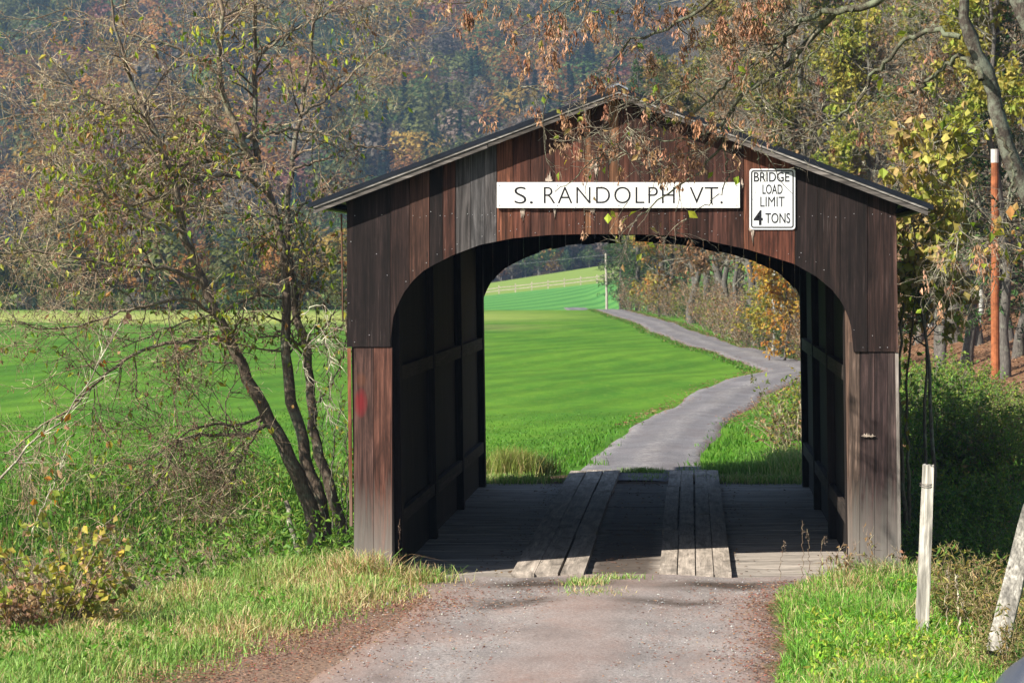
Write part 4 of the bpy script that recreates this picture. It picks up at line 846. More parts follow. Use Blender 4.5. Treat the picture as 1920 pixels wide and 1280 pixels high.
def shrub(name, h, rad, nst, nleaf, lsize, cols, label, wts=None, mat=m_leaf, droop=0.3, aspect=0.5, cat="shrub", upright=0.6, tw=(60, 200), bark=m_twig, tint=(1.0, 0.9, 0.8)):
    o = tag(empty(name), label, cat); a = rng.uniform(0, 6.283, nst); q = rng.random(nst) ** 0.5
    S = np.stack([np.cos(a) * rad * 0.35 * q, np.sin(a) * rad * 0.35 * q, np.full(nst, -0.08)], 1); D = np.stack([np.cos(a) * (1 - upright) * 1.6 * q, np.sin(a) * (1 - upright) * 1.6 * q, np.ones(nst)], 1)
    A = grow(S, D, h * rng.uniform(0.6, 1.08, nst), rng.uniform(0.005, 0.012, nst) * (0.6 + h * 0.25), 8, 0.12); S, d, l, r = spawn(*A, tw[0], 0.15, 1, (25, 60), rf=0.6, rmin=0.003, plen=(rad * 0.2, rad * 0.6)); B = grow(S, d, l, np.clip(r, 0.003, 0.008), 4, 0.2)
    S, d, l, r = spawn(*B, tw[1], 0.2, 1, (25, 60), rf=0.6, rmin=0.0025, plen=(rad * 0.1, rad * 0.28)); E = grow(S, d, l, np.clip(r, 0.002, 0.005), 3, 0.25)
    out = []
    for (p_, q_, _), sd in ((A, 5), (B, 4), (E, 3)): v, f = tubes(p_, q_, sd); out.append((v, f, tints(len(p_), p_.shape[1] * sd, np.array(tint) * 0.8, np.array(tint) * 1.7)))
    V, F, Cc = join(out); mk("stems", V, F, bark, o, Cc)
    n1 = int(nleaf * 0.55); n2 = int(nleaf * 0.3); e = np.vstack([pick(E[0], n1, 0.1), pick(B[0], n2, 0.2), pick(A[0], nleaf - n1 - n2, 0.15)]); v, f = leaf_quads(e, rng.uniform(0.6, 1.3, len(e)) * lsize, aspect, droop, 0.8, 0.3)
    mk("foliage", v, f, mat, o, np.repeat(pal(len(e), cols, wts, 0.22), 5, axis=0)); return o
def put(o, x, y, rz=None, sc=1.0, dz=0.0):
    o.location = (x, y, float(H(x, y)) + dz); o.rotation_euler = (0, 0, rng.uniform(0, 6.28) if rz is None else rz); o.scale = (sc, sc, sc); return o
# ------------------------------------------------------------------ wood on the right bank and along the far road
OLV = [(0.13, 0.15, 0.03), (0.21, 0.20, 0.04), (0.26, 0.20, 0.05), (0.10, 0.13, 0.03)]
BRN = [(0.29, 0.17, 0.09), (0.24, 0.14, 0.08), (0.34, 0.20, 0.11), (0.21, 0.15, 0.08)]
YEL = [(0.34, 0.33, 0.05), (0.24, 0.30, 0.04), (0.40, 0.32, 0.07), (0.17, 0.24, 0.035)]
ORG = [(0.52, 0.22, 0.035), (0.55, 0.31, 0.06), (0.34, 0.28, 0.04), (0.42, 0.16, 0.04)]
GRN = [(0.035, 0.085, 0.02), (0.05, 0.11, 0.022), (0.08, 0.13, 0.025), (0.028, 0.065, 0.018)]
GRP = "trees of the autumn wood right of the road"
protos = [broadleaf("broadleaf_tree", 15, 3.6, 11000, 0.18, OLV, bare=0.5, label="olive and yellow autumn tree in the wood right of the road"),
          broadleaf("broadleaf_tree", 14, 3.4, 7500, 0.17, BRN, bare=0.5, label="brown-leaved half bare tree in the wood right of the road", nt=(30, 300, 1700)),
          broadleaf("broadleaf_tree", 12, 3.0, 10000, 0.17, YEL, bare=0.5, label="yellow-green tree in the wood right of the road", nt=(26, 260, 1300)),
          broadleaf("bare_tree", 15, 3.2, 3000, 0.14, BRN, bare=0.2, label="nearly bare grey-twigged tree in the wood right of the road", nt=(34, 420, 2600)),
          broadleaf("broadleaf_tree", 16, 3.4, 9500, 0.18, [OLV[0], BRN[0], OLV[2], GRN[1], YEL[0]], bare=0.5, label="mixed green and brown tree in the wood right of the road")]
pines = [conifer("pine_tree", 19, 3.2, GRN[:2] + [(0.02, 0.05, 0.018)], "dark green pine in the wood right of the road"), conifer("pine_tree", 15, 2.6, [(0.03, 0.075, 0.022), (0.045, 0.095, 0.03)], "dark green pine in the wood right of the road", 22, 9, 7000)]
birch = broadleaf("birch_tree", 9, 1.6, 900, 0.12, YEL, bare=0.2, trunk_r=0.085, mat=m_birch, label="slim white-barked birch at the edge of the far wood", nt=(18, 120, 500), low=0.4)
first = {}
def plant(o, x, y, sc=1.0, label=None, group=GRP, rz=None, dz=0.0):
    rz = rng.uniform(0, 6.28) if rz is None else rz; loc = (x, y, float(H(x, y)) + dz)
    if o.name not in first:
        first[o.name] = 1; o.location = loc; o.rotation_euler = (0, 0, rz); o.scale = (sc, sc, sc)
        if label: o["label"] = label
        if group: o["group"] = group
        return o
    return copy_thing(o, loc, rz, sc, label, group)
# edge of the wood, seen through the arch and over the roof: (px of trunk, y, kind, scale)
ROW = [(1262, 168, 0, .95), (1250, 176, 4, 1.05), (1292, 150, 1, .9), (1312, 141, 0, 1.0), (1345, 128, 3, .9), (1352, 134, 4, 1.05), (1385, 118, 2, .85), (1402, 121, 1, 1.0), (1428, 106, 3, .95), (1455, 104, 0, 1.0), (1480, 99, 2, .9), (1502, 96, 4, 1.0), (1530, 97, 1, 1.0), (1335, 160, 4, 1.2), (1420, 140, 0, 1.25), (1510, 120, 1, 1.1)]
for px, y, k, s in ROW: plant(protos[k], (px - PX0) * y / FPX, y, s)
plant(pines[0], (1196 - PX0) * 186 / FPX, 186, .95); plant(pines[1], (1164 - PX0) * 194 / FPX, 194, .8); plant(pines[1], (1225 - PX0) * 190 / FPX, 190, 1.0); plant(pines[0], (1240 - PX0) * 205 / FPX, 205, 1.1)
pts = []
for tries in range(900):
    y = rng.uniform(64, 215); xe = float(forest_edge(y)); x = xe + rng.uniform(1.6, 24)
    px = PX0 + FPX * x / y
    if px > 2060 or y < 78 and x < 6.5: continue
    if all((x - a) ** 2 + ((y - b) * 0.6) ** 2 > 2.4 ** 2 for a, b in pts): pts.append((x, y))
    if len(pts) >= 78: break
for k, (x, y) in enumerate(pts):
    if rng.random() < 0.13: plant(pines[k % 2], x, y, rng.uniform(0.7, 1.1))
    else: plant(protos[int(rng.choice(5, p=[.26, .19, .25, .13, .17]))], x, y, rng.uniform(0.72, 1.15))
for px, y, s in ((1443, 92, .62), (1456, 93, .55), (1475, 95, .6), (1489, 93, .5), (1752, 96, .9), (1845, 84, 1.0)): plant(birch, (px - PX0) * y / FPX, y, s, group="white birches at the wood's edge")
# bare trunks on the leaf-covered bank behind the orange pole
for px, y, s in ((1800, 76, .9), (1829, 82, .8), (1890, 80, .85), (1765, 88, .8), (1715, 90, .85), (1915, 74, .9)): plant(protos[3], (px - PX0) * y / FPX, y, s)
plant(pines[0], (1880 - PX0) * 72 / FPX, 88, .9); plant(pines[0], (1905 - PX0) * 66 / FPX, 70, .75); plant(pines[1], (1790 - PX0) * 100 / FPX, 104, .95)
om = broadleaf("maple_tree", 5.2, 1.5, 3600, 0.13, ORG, bare=0.2, label="small orange and yellow maple at the bend of the far road", nt=(30, 260, 900), low=0.12, trunk_r=0.05); put(om, (1478 - PX0) * 88 / FPX, 88, sc=1.0)
om2 = broadleaf("maple_tree", 4.2, 1.2, 2000, 0.13, YEL + ORG[1:3], bare=0.2, label="small yellow maple just left of the orange one", nt=(26, 200, 700), low=0.12, trunk_r=0.045); put(om2, (1440 - PX0) * 93 / FPX, 93)
om3 = broadleaf("maple_tree", 4.6, 1.2, 1700, 0.14, [ORG[0], BRN[0], YEL[0], OLV[1]], bare=0.2, label="bronze-leaved small tree by the dark pines at the top of the road", nt=(22, 160, 600), low=0.15, trunk_r=0.05); put(om3, (1236 - PX0) * 163 / FPX, 163, sc=1.5)
# undergrowth along the roadside
SG = "shrubs along the far road"
sh = [shrub("shrub", 2.0, 1.0, 34, 900, 0.10, BRN + [(0.16, 0.12, 0.09)], "brown twiggy shrub beside the far road", tw=(200, 800), tint=(1.5, 1.25, 1.1)), shrub("shrub", 1.8, 1.0, 30, 1700, 0.10, OLV + YEL[:2], "olive green shrub beside the far road", tw=(150, 600)),
      shrub("shrub", 1.5, 0.9, 26, 1500, 0.09, GRN, "dark green shrub beside the far road", tw=(120, 500))]
for k, (px, y, i, s) in enumerate([(1168, 186, 2, 1.2), (1180, 183, 0, 1.3), (1206, 178, 1, 1.2), (1222, 172, 0, 1.2), (1238, 166, 1, 1.1), (1255, 158, 0, 1.2), (1275, 150, 1, 1.0), (1290, 143, 2, 1.2), (1306, 136, 0, 1.2), (1322, 130, 0, 1.3), (1338, 124, 1, 1.1), (1352, 118, 0, 1.3), (1368, 113, 0, 1.2), (1384, 108, 1, 1.1), (1396, 104, 0, 1.3), (1412, 101, 2, 1.2), (1424, 98, 0, 1.1), (1440, 95, 2, 1.0), (1452, 92, 0, .9), (1470, 90, 2, 1.0), (1486, 87, 0, .8), (1500, 85, 1, .8), (1512, 84, 0, .9)]):
    plant(sh[i], (px - PX0) * y / FPX + rng.uniform(0.2, 0.7), y, s, group=SG)
for k in range(16):
    y = rng.uniform(80, 180); plant(sh[int(rng.choice(3, p=[.5, .3, .2]))], float(forest_edge(y)) + rng.uniform(1.0, 4), y, rng.uniform(0.9, 1.5), group=SG)
# ------------------------------------------------------------------ trees across the field and the hillside
def crown_faces(p, d, size):
    n = len(p); nn = nrm(nrm(d) + rng.normal(0, 0.28, (n, 3))); u = nrm(np.cross(nn, rng.normal(0, 1, (n, 3)))); v = np.cross(nn, u); s = np.asarray(size)[:, None]
    V = np.stack([p - u * s * .5, p + v * s * .4 - nn * s * .1, p + nn * s * .12, p - v * s * .4 - nn * s * .1, p + u * s * .5], 1); i = np.arange(n)[:, None] * 5
    return V.reshape(-1, 3), np.concatenate([i + np.array([[0, 1, 4, 2]]), i + np.array([[0, 2, 4, 3]])])
def crown_quads(n, rx, rz, zc, cols, size, shape='round', jit=0.06):
    cols = [0.7 * np.array(cols[0]) + 0.3 * np.array(c) for c in cols]
    d = nrm(rng.normal(0, 1, (n, 3))); r = rng.random(n) ** 0.4
    if shape == 'round':
        r = rng.random(n) ** 0.28; lob = 1 + 0.28 * np.sin(3 * np.arctan2(d[:, 1], d[:, 0]) + rng.uniform(0, 6)) * (1 - np.abs(d[:, 2])) + 0.2 * np.sin(5 * d[:, 2] + rng.uniform(0, 6))
        p = d * (r * lob)[:, None] * np.array([rx, rx, rz]) + (0, 0, zc)
    else:
        t = rng.random(n) ** 1.3; a = rng.uniform(0, 6.283, n); rr = rx * (1 - t) * (0.45 + 0.55 * rng.random(n)) * (0.8 + 0.2 * np.cos(t * 40)); p = np.stack([np.cos(a) * rr, np.sin(a) * rr, zc - rz + t * 2 * rz], 1)
    V, F = crown_faces(p, (p - (0, 0, zc - 0.25 * rz)) / np.array([rx, rx, rz]), rng.uniform(0.6, 1.35, n) * size); return V, F, np.repeat(pal(n, cols, None, jit), 5, axis=0)
FAR = {}
def far_tree(key, cols, n, rx, rz, zc, size, shape, label, name):
    o = tag(empty(name), label, "tree"); V, F, Cc = crown_quads(n, rx, rz, zc, cols, size, shape); mk("crown", V, F, m_leaf if shape == 'round' else m_needle, o, Cc)
    P = np.zeros((1, 4, 3)); P[0, :, 2] = np.linspace(-0.5, zc + rz * 0.3, 4); P[0, 1:, :2] = rng.normal(0, 0.15, (3, 2)); Vt, Ft = tubes(P, np.linspace(1, .4, 4)[None] * 0.2, 5); mk("trunk", Vt, Ft, m_bark2, o, np.ones((len(Vt), 3)) * 1.5)
    FAR[key] = (o, V, F, Cc); return o
HC = dict(rust=[(0.34, 0.155, 0.035), (0.38, 0.19, 0.045)], gold=[(0.40, 0.27, 0.05), (0.36, 0.23, 0.045)], olive=[(0.13, 0.15, 0.038), (0.165, 0.16, 0.04)], mauve=[(0.18, 0.135, 0.105), (0.20, 0.155, 0.12)], grey=[(0.165, 0.14, 0.11), (0.19, 0.16, 0.125)], maroon=[(0.22, 0.085, 0.06), (0.18, 0.08, 0.06)], green=[(0.07, 0.125, 0.03), (0.09, 0.14, 0.035)], fir=[(0.016, 0.048, 0.024), (0.025, 0.06, 0.028)])
WORD = dict(rust="rust-brown", gold="golden tan", olive="olive green", mauve="bare mauve-grey", grey="bare grey-brown", maroon="dull maroon", green="mid green", fir="dark pointed evergreen")
GH = "trees on the hazy hillside"
for k in HC:
    for v in range(2 if k != 'maroon' else 1):
        fir = k == 'fir'; far_tree((k, v), [np.array(c) * (1.0, 0.75)[v] for c in HC[k]], 520 if not fir else 420, (2.2 if fir else 4.4) * rng.uniform(0.85, 1.15), (5.5 if fir else 4.3) * rng.uniform(0.9, 1.15), 6.5 if not fir else 6.2, 0.85 if not fir else 0.8, 'cone' if fir else 'round', f"{WORD[k]} {'tree' if not fir else 'conifer'} among others on the hazy hillside", "hillside_conifer" if fir else "hillside_tree")
keys = list(FAR)
prob = np.array([dict(rust=.17, gold=.12, olive=.17, mauve=.10, grey=.11, maroon=.03, green=.14, fir=.16)[k[0]] / (1 if k[0] == 'maroon' else 2) for k in keys]); prob /= prob.sum()
cand = []
for y in np.arange(468, 1180, 6.2):
    x0, x1 = (-40 - PX0) * y / FPX, (1235 - PX0) * y / FPX
    for x in np.arange(x0, x1, 7.0): cand.append((x + rng.uniform(-2.6, 2.6), y + rng.uniform(-2.4, 2.4)))
cand = np.array(cand); hz = H(cand[:, 0], cand[:, 1]); fz = vnoise(cand[:, 0], cand[:, 1], 45, 12); fw = vnoise(cand[:, 0], cand[:, 1], 38, 13)
ids = []
for k in range(len(cand)):
    p = prob.copy(); f = np.array([1.0 if q[0] != 'fir' else (3.2 if fz[k] > 0.62 else 0.4) for q in keys]); p = p * f; p = p * np.array([(1 + 2.2 * sstep(.5, .8, fw[k])) if q[0] in ('rust', 'gold') else (1 + 1.6 * sstep(.5, .2, fw[k]) if q[0] in ('olive', 'green') else 1) for q in keys]); ids.append(int(rng.choice(len(keys), p=p / p.sum())))
order = np.argsort(cand[:, 1]); NIND = 250; used = set(); stuffV = []; stuffF = []; stuffC = []; nV = 0
vis = [i for i in order if -20 < PX0 + FPX * cand[i, 0] / cand[i, 1] < 1180][:NIND]; visset = set(vis)
for i in range(len(cand)):
    k = keys[ids[i]]; o, V, F, Cc = FAR[k]; s = rng.choice([.7, .85, 1.0, 1.15, 1.35]) * rng.uniform(.92, 1.08); a = rng.uniform(0, 6.283); loc = (cand[i, 0], cand[i, 1], float(hz[i]))
    if i in visset:
        if k not in used: used.add(k); o.location = loc; o.rotation_euler = (0, 0, a); o.scale = (s, s, s); o["group"] = GH
        else: copy_thing(o, loc, a, s, None, GH)
    else:
        R = np.array([[math.cos(a), -math.sin(a), 0], [math.sin(a), math.cos(a), 0], [0, 0, 1]]); Fk = F[:len(F) // 2]; 
        sel = rng.random(len(V) // 5) < 0.8; vi = np.repeat(sel, 5); W = (V[vi] * s) @ R.T + loc; n = len(W) // 5; i0 = np.arange(n)[:, None] * 5
        f = np.concatenate([i0 + np.array([[0, 1, 4, 2]]), i0 + np.array([[0, 2, 4, 3]])]); stuffV.append(W); stuffF.append(f + nV); stuffC.append(Cc[vi] * np.clip(rng.normal(1, 0.25), .5, 1.6)); nV += len(W)
o = mk("hillside_woods", np.vstack(stuffV), np.vstack(stuffF), m_leaf, None, np.vstack(stuffC)); tag(o, "hazy autumn woods covering the upper hillside behind the nearer trees", "woods", kind="stuff")
for k in keys:      # kinds not used on the hillside front
    if k not in used: used.add(k); FAR[k][0].location = (-70 + 6 * len(used), 470, float(H(-70 + 6 * len(used), 470))); FAR[k][0]["group"] = GH
# tree line along the far edge of the meadow, left
GT = "trees along the far edge of the meadow"; tl = []
for px in np.arange(-60, 700, 17):
    y = rng.uniform(236, 262); k = keys[int(rng.choice(len(keys), p=prob))]; tl.append((px + rng.uniform(-8, 8), y, k, rng.uniform(0.42, 0.75)))
for px in np.arange(-60, 690, 21): tl.append((px, 231 + rng.uniform(-2, 2), [('green', 0), ('olive', 0), ('fir', 1), ('grey', 1), ('green', 1)][int(rng.integers(5))], rng.uniform(0.16, 0.3)))
for px, y, k, s in tl:
    x = (px - PX0) * y / FPX; big = s > 0.35; copy_thing(FAR[k][0], (x, y, float(H(x, y)) - (0.2 if big else 0.7)), rng.uniform(0, 6.28), (s, s, s * 1.05), f"{WORD[k[0]]} {'tree' if big else 'low bush'} along the far edge of the left meadow", GT if big else "low bushes along the far edge of the meadow")
# clump above the fenced field, seen under the arch
for px, y, k, s, lb in [(985, 462, 'green', .55, 0), (1010, 458, 'green', .75, 0), (1030, 466, 'gold', .6, 0), (1048, 470, 'mauve', .8, 0), (1065, 464, 'fir', .7, 0), (1085, 468, 'green', .5, 0), (1105, 462, 'green', .38, 0), (1060, 458, 'green', .34, 0), (960, 462, 'grey', .5, 0), (940, 466, 'rust', .6, 0), (920, 470, 'olive', .7, 0), (1128, 466, 'mauve', .6, 0), (1090, 478, 'rust', .9, 0), (1125, 485, 'rust', 1.0, 0), (1060, 485, 'rust', 1.0, 0), (1150, 480, 'mauve', 1.0, 0)]:
    x = (px - PX0) * y / FPX; copy_thing(FAR[(k, 0)][0], (x, y, float(H(x, y)) - 0.4), rng.uniform(0, 6.28), s, f"{WORD[k]} tree in the clump above the fenced far field", "trees above the fenced field")
# ------------------------------------------------------------------ fence, poles, stakes
m_fence = simple("pale_fence_wood", (0.42, 0.36, 0.28), 0.85, 0, 3, 0.25)
fe = tag(empty("rail_fence"), "pale post and rail fence crossing the far green field", "fence")
fx = np.linspace(905, 1150, 9); fp = []
for px in fx:
    y = 350.0; x = (px - PX0) * y / FPX; fp.append((x, y, float(H(x, y)))); mb = MB(); mb.box((x - 0.07, y - 0.07, fp[-1][2] - 0.3), (x + 0.07, y + 0.07, fp[-1][2] + 1.15), jit=0.01); mb.build("post", m_fence, fe)
for hh in (0.45, 0.85):
    for a, b in zip(fp[:-1], fp[1:]): mb = MB(); mb.beam((a[0], a[1] - 0.09, a[2] + hh + rng.normal(0, .02)), (b[0], b[1] - 0.09, b[2] + hh + rng.normal(0, .02)), 0.05, 0.13); mb.build("rail", m_fence, fe)
def pole(name, px, py0, py1, y, r, mat, label, top=None):
    o = tag(empty(name), label, "pole"); b = px2w(px, py1, y); t = px2w(px - 2, py0, y); o.location = b; n = 14; P = np.linspace((0, 0, -0.8), t - b, n); P[1:-1] += rng.normal(0, 0.006, (n - 2, 3)); R = np.linspace(r * 1.1, r * 0.85, n)
    mb = MB(); mb.tube(P, R, 12); mb.build("shaft", mat, o, smooth=False)
    if top: mb = MB(); mb.tube(P[-2:] + np.array([[0, 0, 0.2], [0, 0, 0.015]]), r * 0.92, 12); mb.build("bleached_top", top, o)
    return o
m_orange = wood_mat("orange_bark_pole", 'z', 0.6); 
m_pole = simple("stripped_orange_pole", (0.30, 0.095, 0.036), 0.75, 0, 6, 0.5, bump=0.3); m_ptop = simple("bleached_wood", (0.55, 0.50, 0.46), 0.8, 0, 8, 0.2); m_gpole = simple("grey_pole_wood", (0.40, 0.36, 0.32), 0.8, 0, 5, 0.2)
pole("wooden_pole", 1867, 281, 736, 66, 0.105, m_pole, "bare orange-brown wooden pole with bleached top on the right bank", m_ptop)
up = pole("utility_pole", 1138, 475, 579, 188, 0.085, m_gpole, "thin pale utility pole at the top of the far road")
mb = MB()
for h0, xe, ye, ze in ((3.85, -60, 380, 3.0),):
    a = np.array([0, 0, h0]); b = np.array([-45, 170, 5.0]); P = np.linspace(a, b, 14); P[:, 2] -= 1.6 * np.sin(np.linspace(0, np.pi, 14)); mb.tube(P, 0.012, 4)
mb.build("wire", simple("wire_grey", (0.2, 0.2, 0.2), 0.5), up)
m_grey_wood = wood_mat("weathered_grey_wood", 'z', 0.85, grey=0.2, rough=0.9)
def plank_post(name, p0, p1, w_, th, col, label, jag=0.03, yaw=0.15, n=10):
    o = tag(empty(name), label, "post"); p0, p1 = np.asarray(p0, float), np.asarray(p1, float); o.location = p0; d = p1 - p0; u = nrm(np.cross(d, (0, 1, 0))); u = u * math.cos(yaw) + np.array([0, 1, 0]) * math.sin(yaw); u = nrm(u - nrm(d) * u.dot(nrm(d))); v = nrm(np.cross(d, u)); V = []; m = 6
    for k in range(n + 1):
        t = k / n
        for s_ in (-1, 1):
            for j in range(m):
                wj = (j / (m - 1) - 0.5) * w_ * (1 - 0.18 * t) + rng.normal(0, 0.0015); e = d * t + (nrm(d) * rng.uniform(-jag, jag) if k == n else 0); V.append(e + u * wj + v * (s_ * th / 2 + rng.normal(0, 0.001)))
    F = []; W = 2 * m
    for k in range(n):
        for j in range(m - 1): a = k * W + j; F += [[a, a + 1, a + W + 1, a + W]]; a += m; F += [[a + 1, a, a + W, a + W + 1]]
        a = k * W; F += [[a, a + W, a + W + m, a + m], [a + m - 1, a + 2 * m - 1, a + W + 2 * m - 1, a + W + m - 1]]
    for j in range(m - 1): a = n * W + j; F.append([a, a + 1, a + m + 1, a + m])
    mk("board", np.array(V), np.array(F), m_grey_wood, o, np.tile(col, (len(V), 1))); return o
y = 22.3; st = plank_post("wooden_stake", px2w(1728, 1192, y), px2w(1741, 873, y), 0.118, 0.045, (0.40, 0.375, 0.33), "upright pale grey wooden stake in the grass right of the road", 0.02, 0.12)
b0 = px2w(1728, 1192, y); mb = MB()
for dz in (1.265, 1.285):
    a = np.linspace(0, 6.283, 20); P = np.stack([0.062 * np.cos(a) + 0.047, 0.034 * np.sin(a), dz + 0.008 * np.sin(a)], 1); mb.tube(P, 0.0028, 4)
mb.build("wire_wrap", simple("rusty_wire", (0.12, 0.10, 0.09), 0.6, 0.5), st)
y = 20.6; plank_post("leaning_post", px2w(1868, 1225, y), px2w(1935, 950, y + 0.5), 0.165, 0.11, (0.25, 0.235, 0.205), "thick leaning weathered post at the right edge among goldenrod", 0.03, 0.3)
y = 21.4; plank_post("fallen_rail", px2w(1890, 1078, y), px2w(2010, 1050, y), 0.13, 0.10, (0.27, 0.25, 0.22), "short grey rail lying behind the leaning post", 0.02, 0.2, 6)
y = 29.6; o = tag(empty("broken_branch_stake"), "slanting pale dead stake below the left tree's trunks", "stake"); a, b_ = px2w(566, 1050, y), px2w(536, 938, y); o.location = a; P = np.linspace((0, 0, -0.1), b_ - a, 8); P[1:-1] += rng.normal(0, .008, (6, 3)); mb = MB(); mb.tube(P, np.linspace(.036, .026, 8), 8, (2.6, 2.4, 2.1)); mb.build("shaft", m_twig, o)
# ------------------------------------------------------------------ saplings and shrubs near the bridge
def stems_thing(name, label, cat, lines, mat=m_twig, col=(1.6, 1.45, 1.3), leaf=None, ntw=26):
    o = tag(empty(name), label, cat); Ps = []
    for pts, ya_, yb_, r0, r1 in lines: P, R = guided(pts, ya_, yb_, 20, r0, r1); Ps.append(P); limb_obj("stem", P, R, o, mat, 6, col)
    Ps = np.stack([p[::2] for p in Ps]); D = nrm(np.gradient(Ps, axis=1)); R = np.full(Ps.shape[:2], 0.006)
    if ntw <= 6:
        for k in range(len(lines)): e = Ps[k, -1] - np.array([0, 0, 1.0]) * rng.random((26, 1)) * 0.09 + rng.normal(0, 0.006, (26, 3)); v, f = leaf_quads(e, rng.uniform(.012, .025, 26), 0.5, -0.6, 0.8, 0.3); mk("seed_head", v, f, m_dry, o, np.tile(np.array(col) * 0.09, (len(v), 1)))
        return o
    S, d, l, r = spawn(Ps, R, D, ntw * len(lines), 0.3, 1, (25, 60), plen=(0.12, 0.45)); A = grow(S, d, l, np.full(len(S), 0.0035), 4, 0.2); V, F = tubes(A[0], A[1], 3); mk("twigs", V, F, mat, o, tints(len(S), 15, np.array(col) * .8, np.array(col) * 1.2))
    if leaf: n, sz, cols = leaf; e = pick(A[0], n, 0.2); v, f = leaf_quads(e, rng.uniform(.6, 1.3, n) * sz, 0.62, 0.8, 0.7, 0.3); mk("foliage", v, f, m_leaf, o, np.repeat(pal(n, cols, None, .2), 5, axis=0))
    return o
stems_thing("pale_sapling", "pale leafless sapling slanting across the left edge in front of the meadow", "sapling", [([(-40, 1000), (0, 900), (60, 830), (120, 780), (160, 725), (195, 660), (230, 600)], 27, 28, .016, .004), ([(60, 1000), (85, 940), (110, 880), (118, 830)], 27.2, 27.4, .008, .003)], col=(2.6, 2.4, 2.1), leaf=(26, .11, BRN + ORG[:1]))
stems_thing("thicket_stems", "thin dark shoots standing between the left tree and the bridge post", "sapling", [([(630, 1020), (622, 920), (628, 820), (645, 720)], 30, 30, .012, .004), ([(640, 1020), (640, 920), (652, 840), (656, 760)], 30.2, 30, .010, .004), ([(650, 1010), (652, 900), (648, 800), (640, 720)], 30.3, 30.4, .010, .003), ([(612, 1000), (600, 900), (606, 800), (630, 690)], 30.4, 30.6, .01, .003)], col=(1.1, 1.05, .9), leaf=(80, .06, GL[:2]))
stems_thing("dead_twig_bush", "pale dead twigs hanging between the left tree and the bridge wall", "sapling", [([(575, 640), (595, 610), (612, 640), (620, 720), (612, 790)], 30, 29.5, .007, .002), ([(565, 590), (598, 570), (615, 600), (622, 660)], 30, 29.6, .007, .002), ([(540, 640), (575, 690), (602, 740), (622, 800)], 30, 29.6, .006, .002), ([(555, 700), (577, 650), (602, 640), (622, 650)], 30.4, 29.8, .006, .002)], col=(3.2, 3.0, 2.7), leaf=(30, .05, YEL))
HEART = [(0.33, 0.36, 0.05), (0.42, 0.36, 0.09), (0.26, 0.33, 0.04), (0.46, 0.29, 0.15), (0.36, 0.28, 0.07)]
ys = broadleaf("sapling", 6.3, 1.05, 1400, 0.12, HEART, bare=0.2, trunk_r=0.034, mat=m_bark, label="yellow-green sapling with heart-shaped leaves just right of the roof", nt=(40, 170, 520), low=0.62, cat="sapling", aspect=0.8, droop=1.0); put(ys, (1748 - PX0) * 33.5 / FPX, 33.5, dz=-0.1)
ys2 = broadleaf("sapling", 5.4, 0.8, 600, 0.12, HEART, bare=0.2, trunk_r=0.028, mat=m_bark, label="slim yellow-leaved sapling against the bridge's right wall", nt=(26, 100, 300), low=0.55, cat="sapling", aspect=0.8, droop=1.0); put(ys2, (1708 - PX0) * 34.5 / FPX, 34.5)
stems_thing("dark_stems", "pair of thin dark trunks rising close beside the bridge's right post", "tree", [([(1700, 1010), (1690, 850), (1686, 700), (1695, 560), (1706, 430)], 33, 33.4, .034, .012), ([(1706, 1010), (1702, 850), (1700, 720), (1712, 600), (1722, 470)], 33.2, 33.6, .028, .010), ([(1702, 660), (1720, 632), (1760, 628), (1790, 640)], 33.2, 33, .010, .003)], mat=m_bark, col=(.8, .75, .6), leaf=(60, .10, YEL))
stems_thing("hanging_spray", "spray of long yellow leaves reaching in at the right edge before the orange pole", "branch", [([(1990, 470), (1940, 462), (1905, 470), (1880, 480)], 21.5, 21.4, .008, .003), ([(1990, 440), (1930, 450), (1900, 440), (1870, 436)], 21.5, 21.3, .007, .003)], leaf=(44, .10, [(0.40, 0.36, 0.06), (0.46, 0.27, 0.08), (0.3, 0.33, 0.04)]))
DG = [(0.075, 0.17, 0.025), (0.10, 0.22, 0.03), (0.15, 0.27, 0.04), (0.20, 0.27, 0.05)]
rb = [shrub("leafy_shrub", 1.9, 1.1, 30, 3800, 0.085, DG, "dense dark green shrub on the shaded bank right of the bridge", tw=(180, 800)), shrub("leafy_shrub", 1.6, 1.0, 30, 3000, 0.075, DG[1:] + YEL[1:2], "dense yellow-green shrub on the bank right of the bridge", tw=(160, 700)), shrub("weedy_shrub", 1.3, 0.9, 34, 1500, 0.07, OLV + BRN[:1], "olive and brown weedy shrub on the bank right of the bridge", tw=(200, 700), tint=(1.4, 1.2, 1.0))]
GB = "shrubs on the bank right of the bridge"
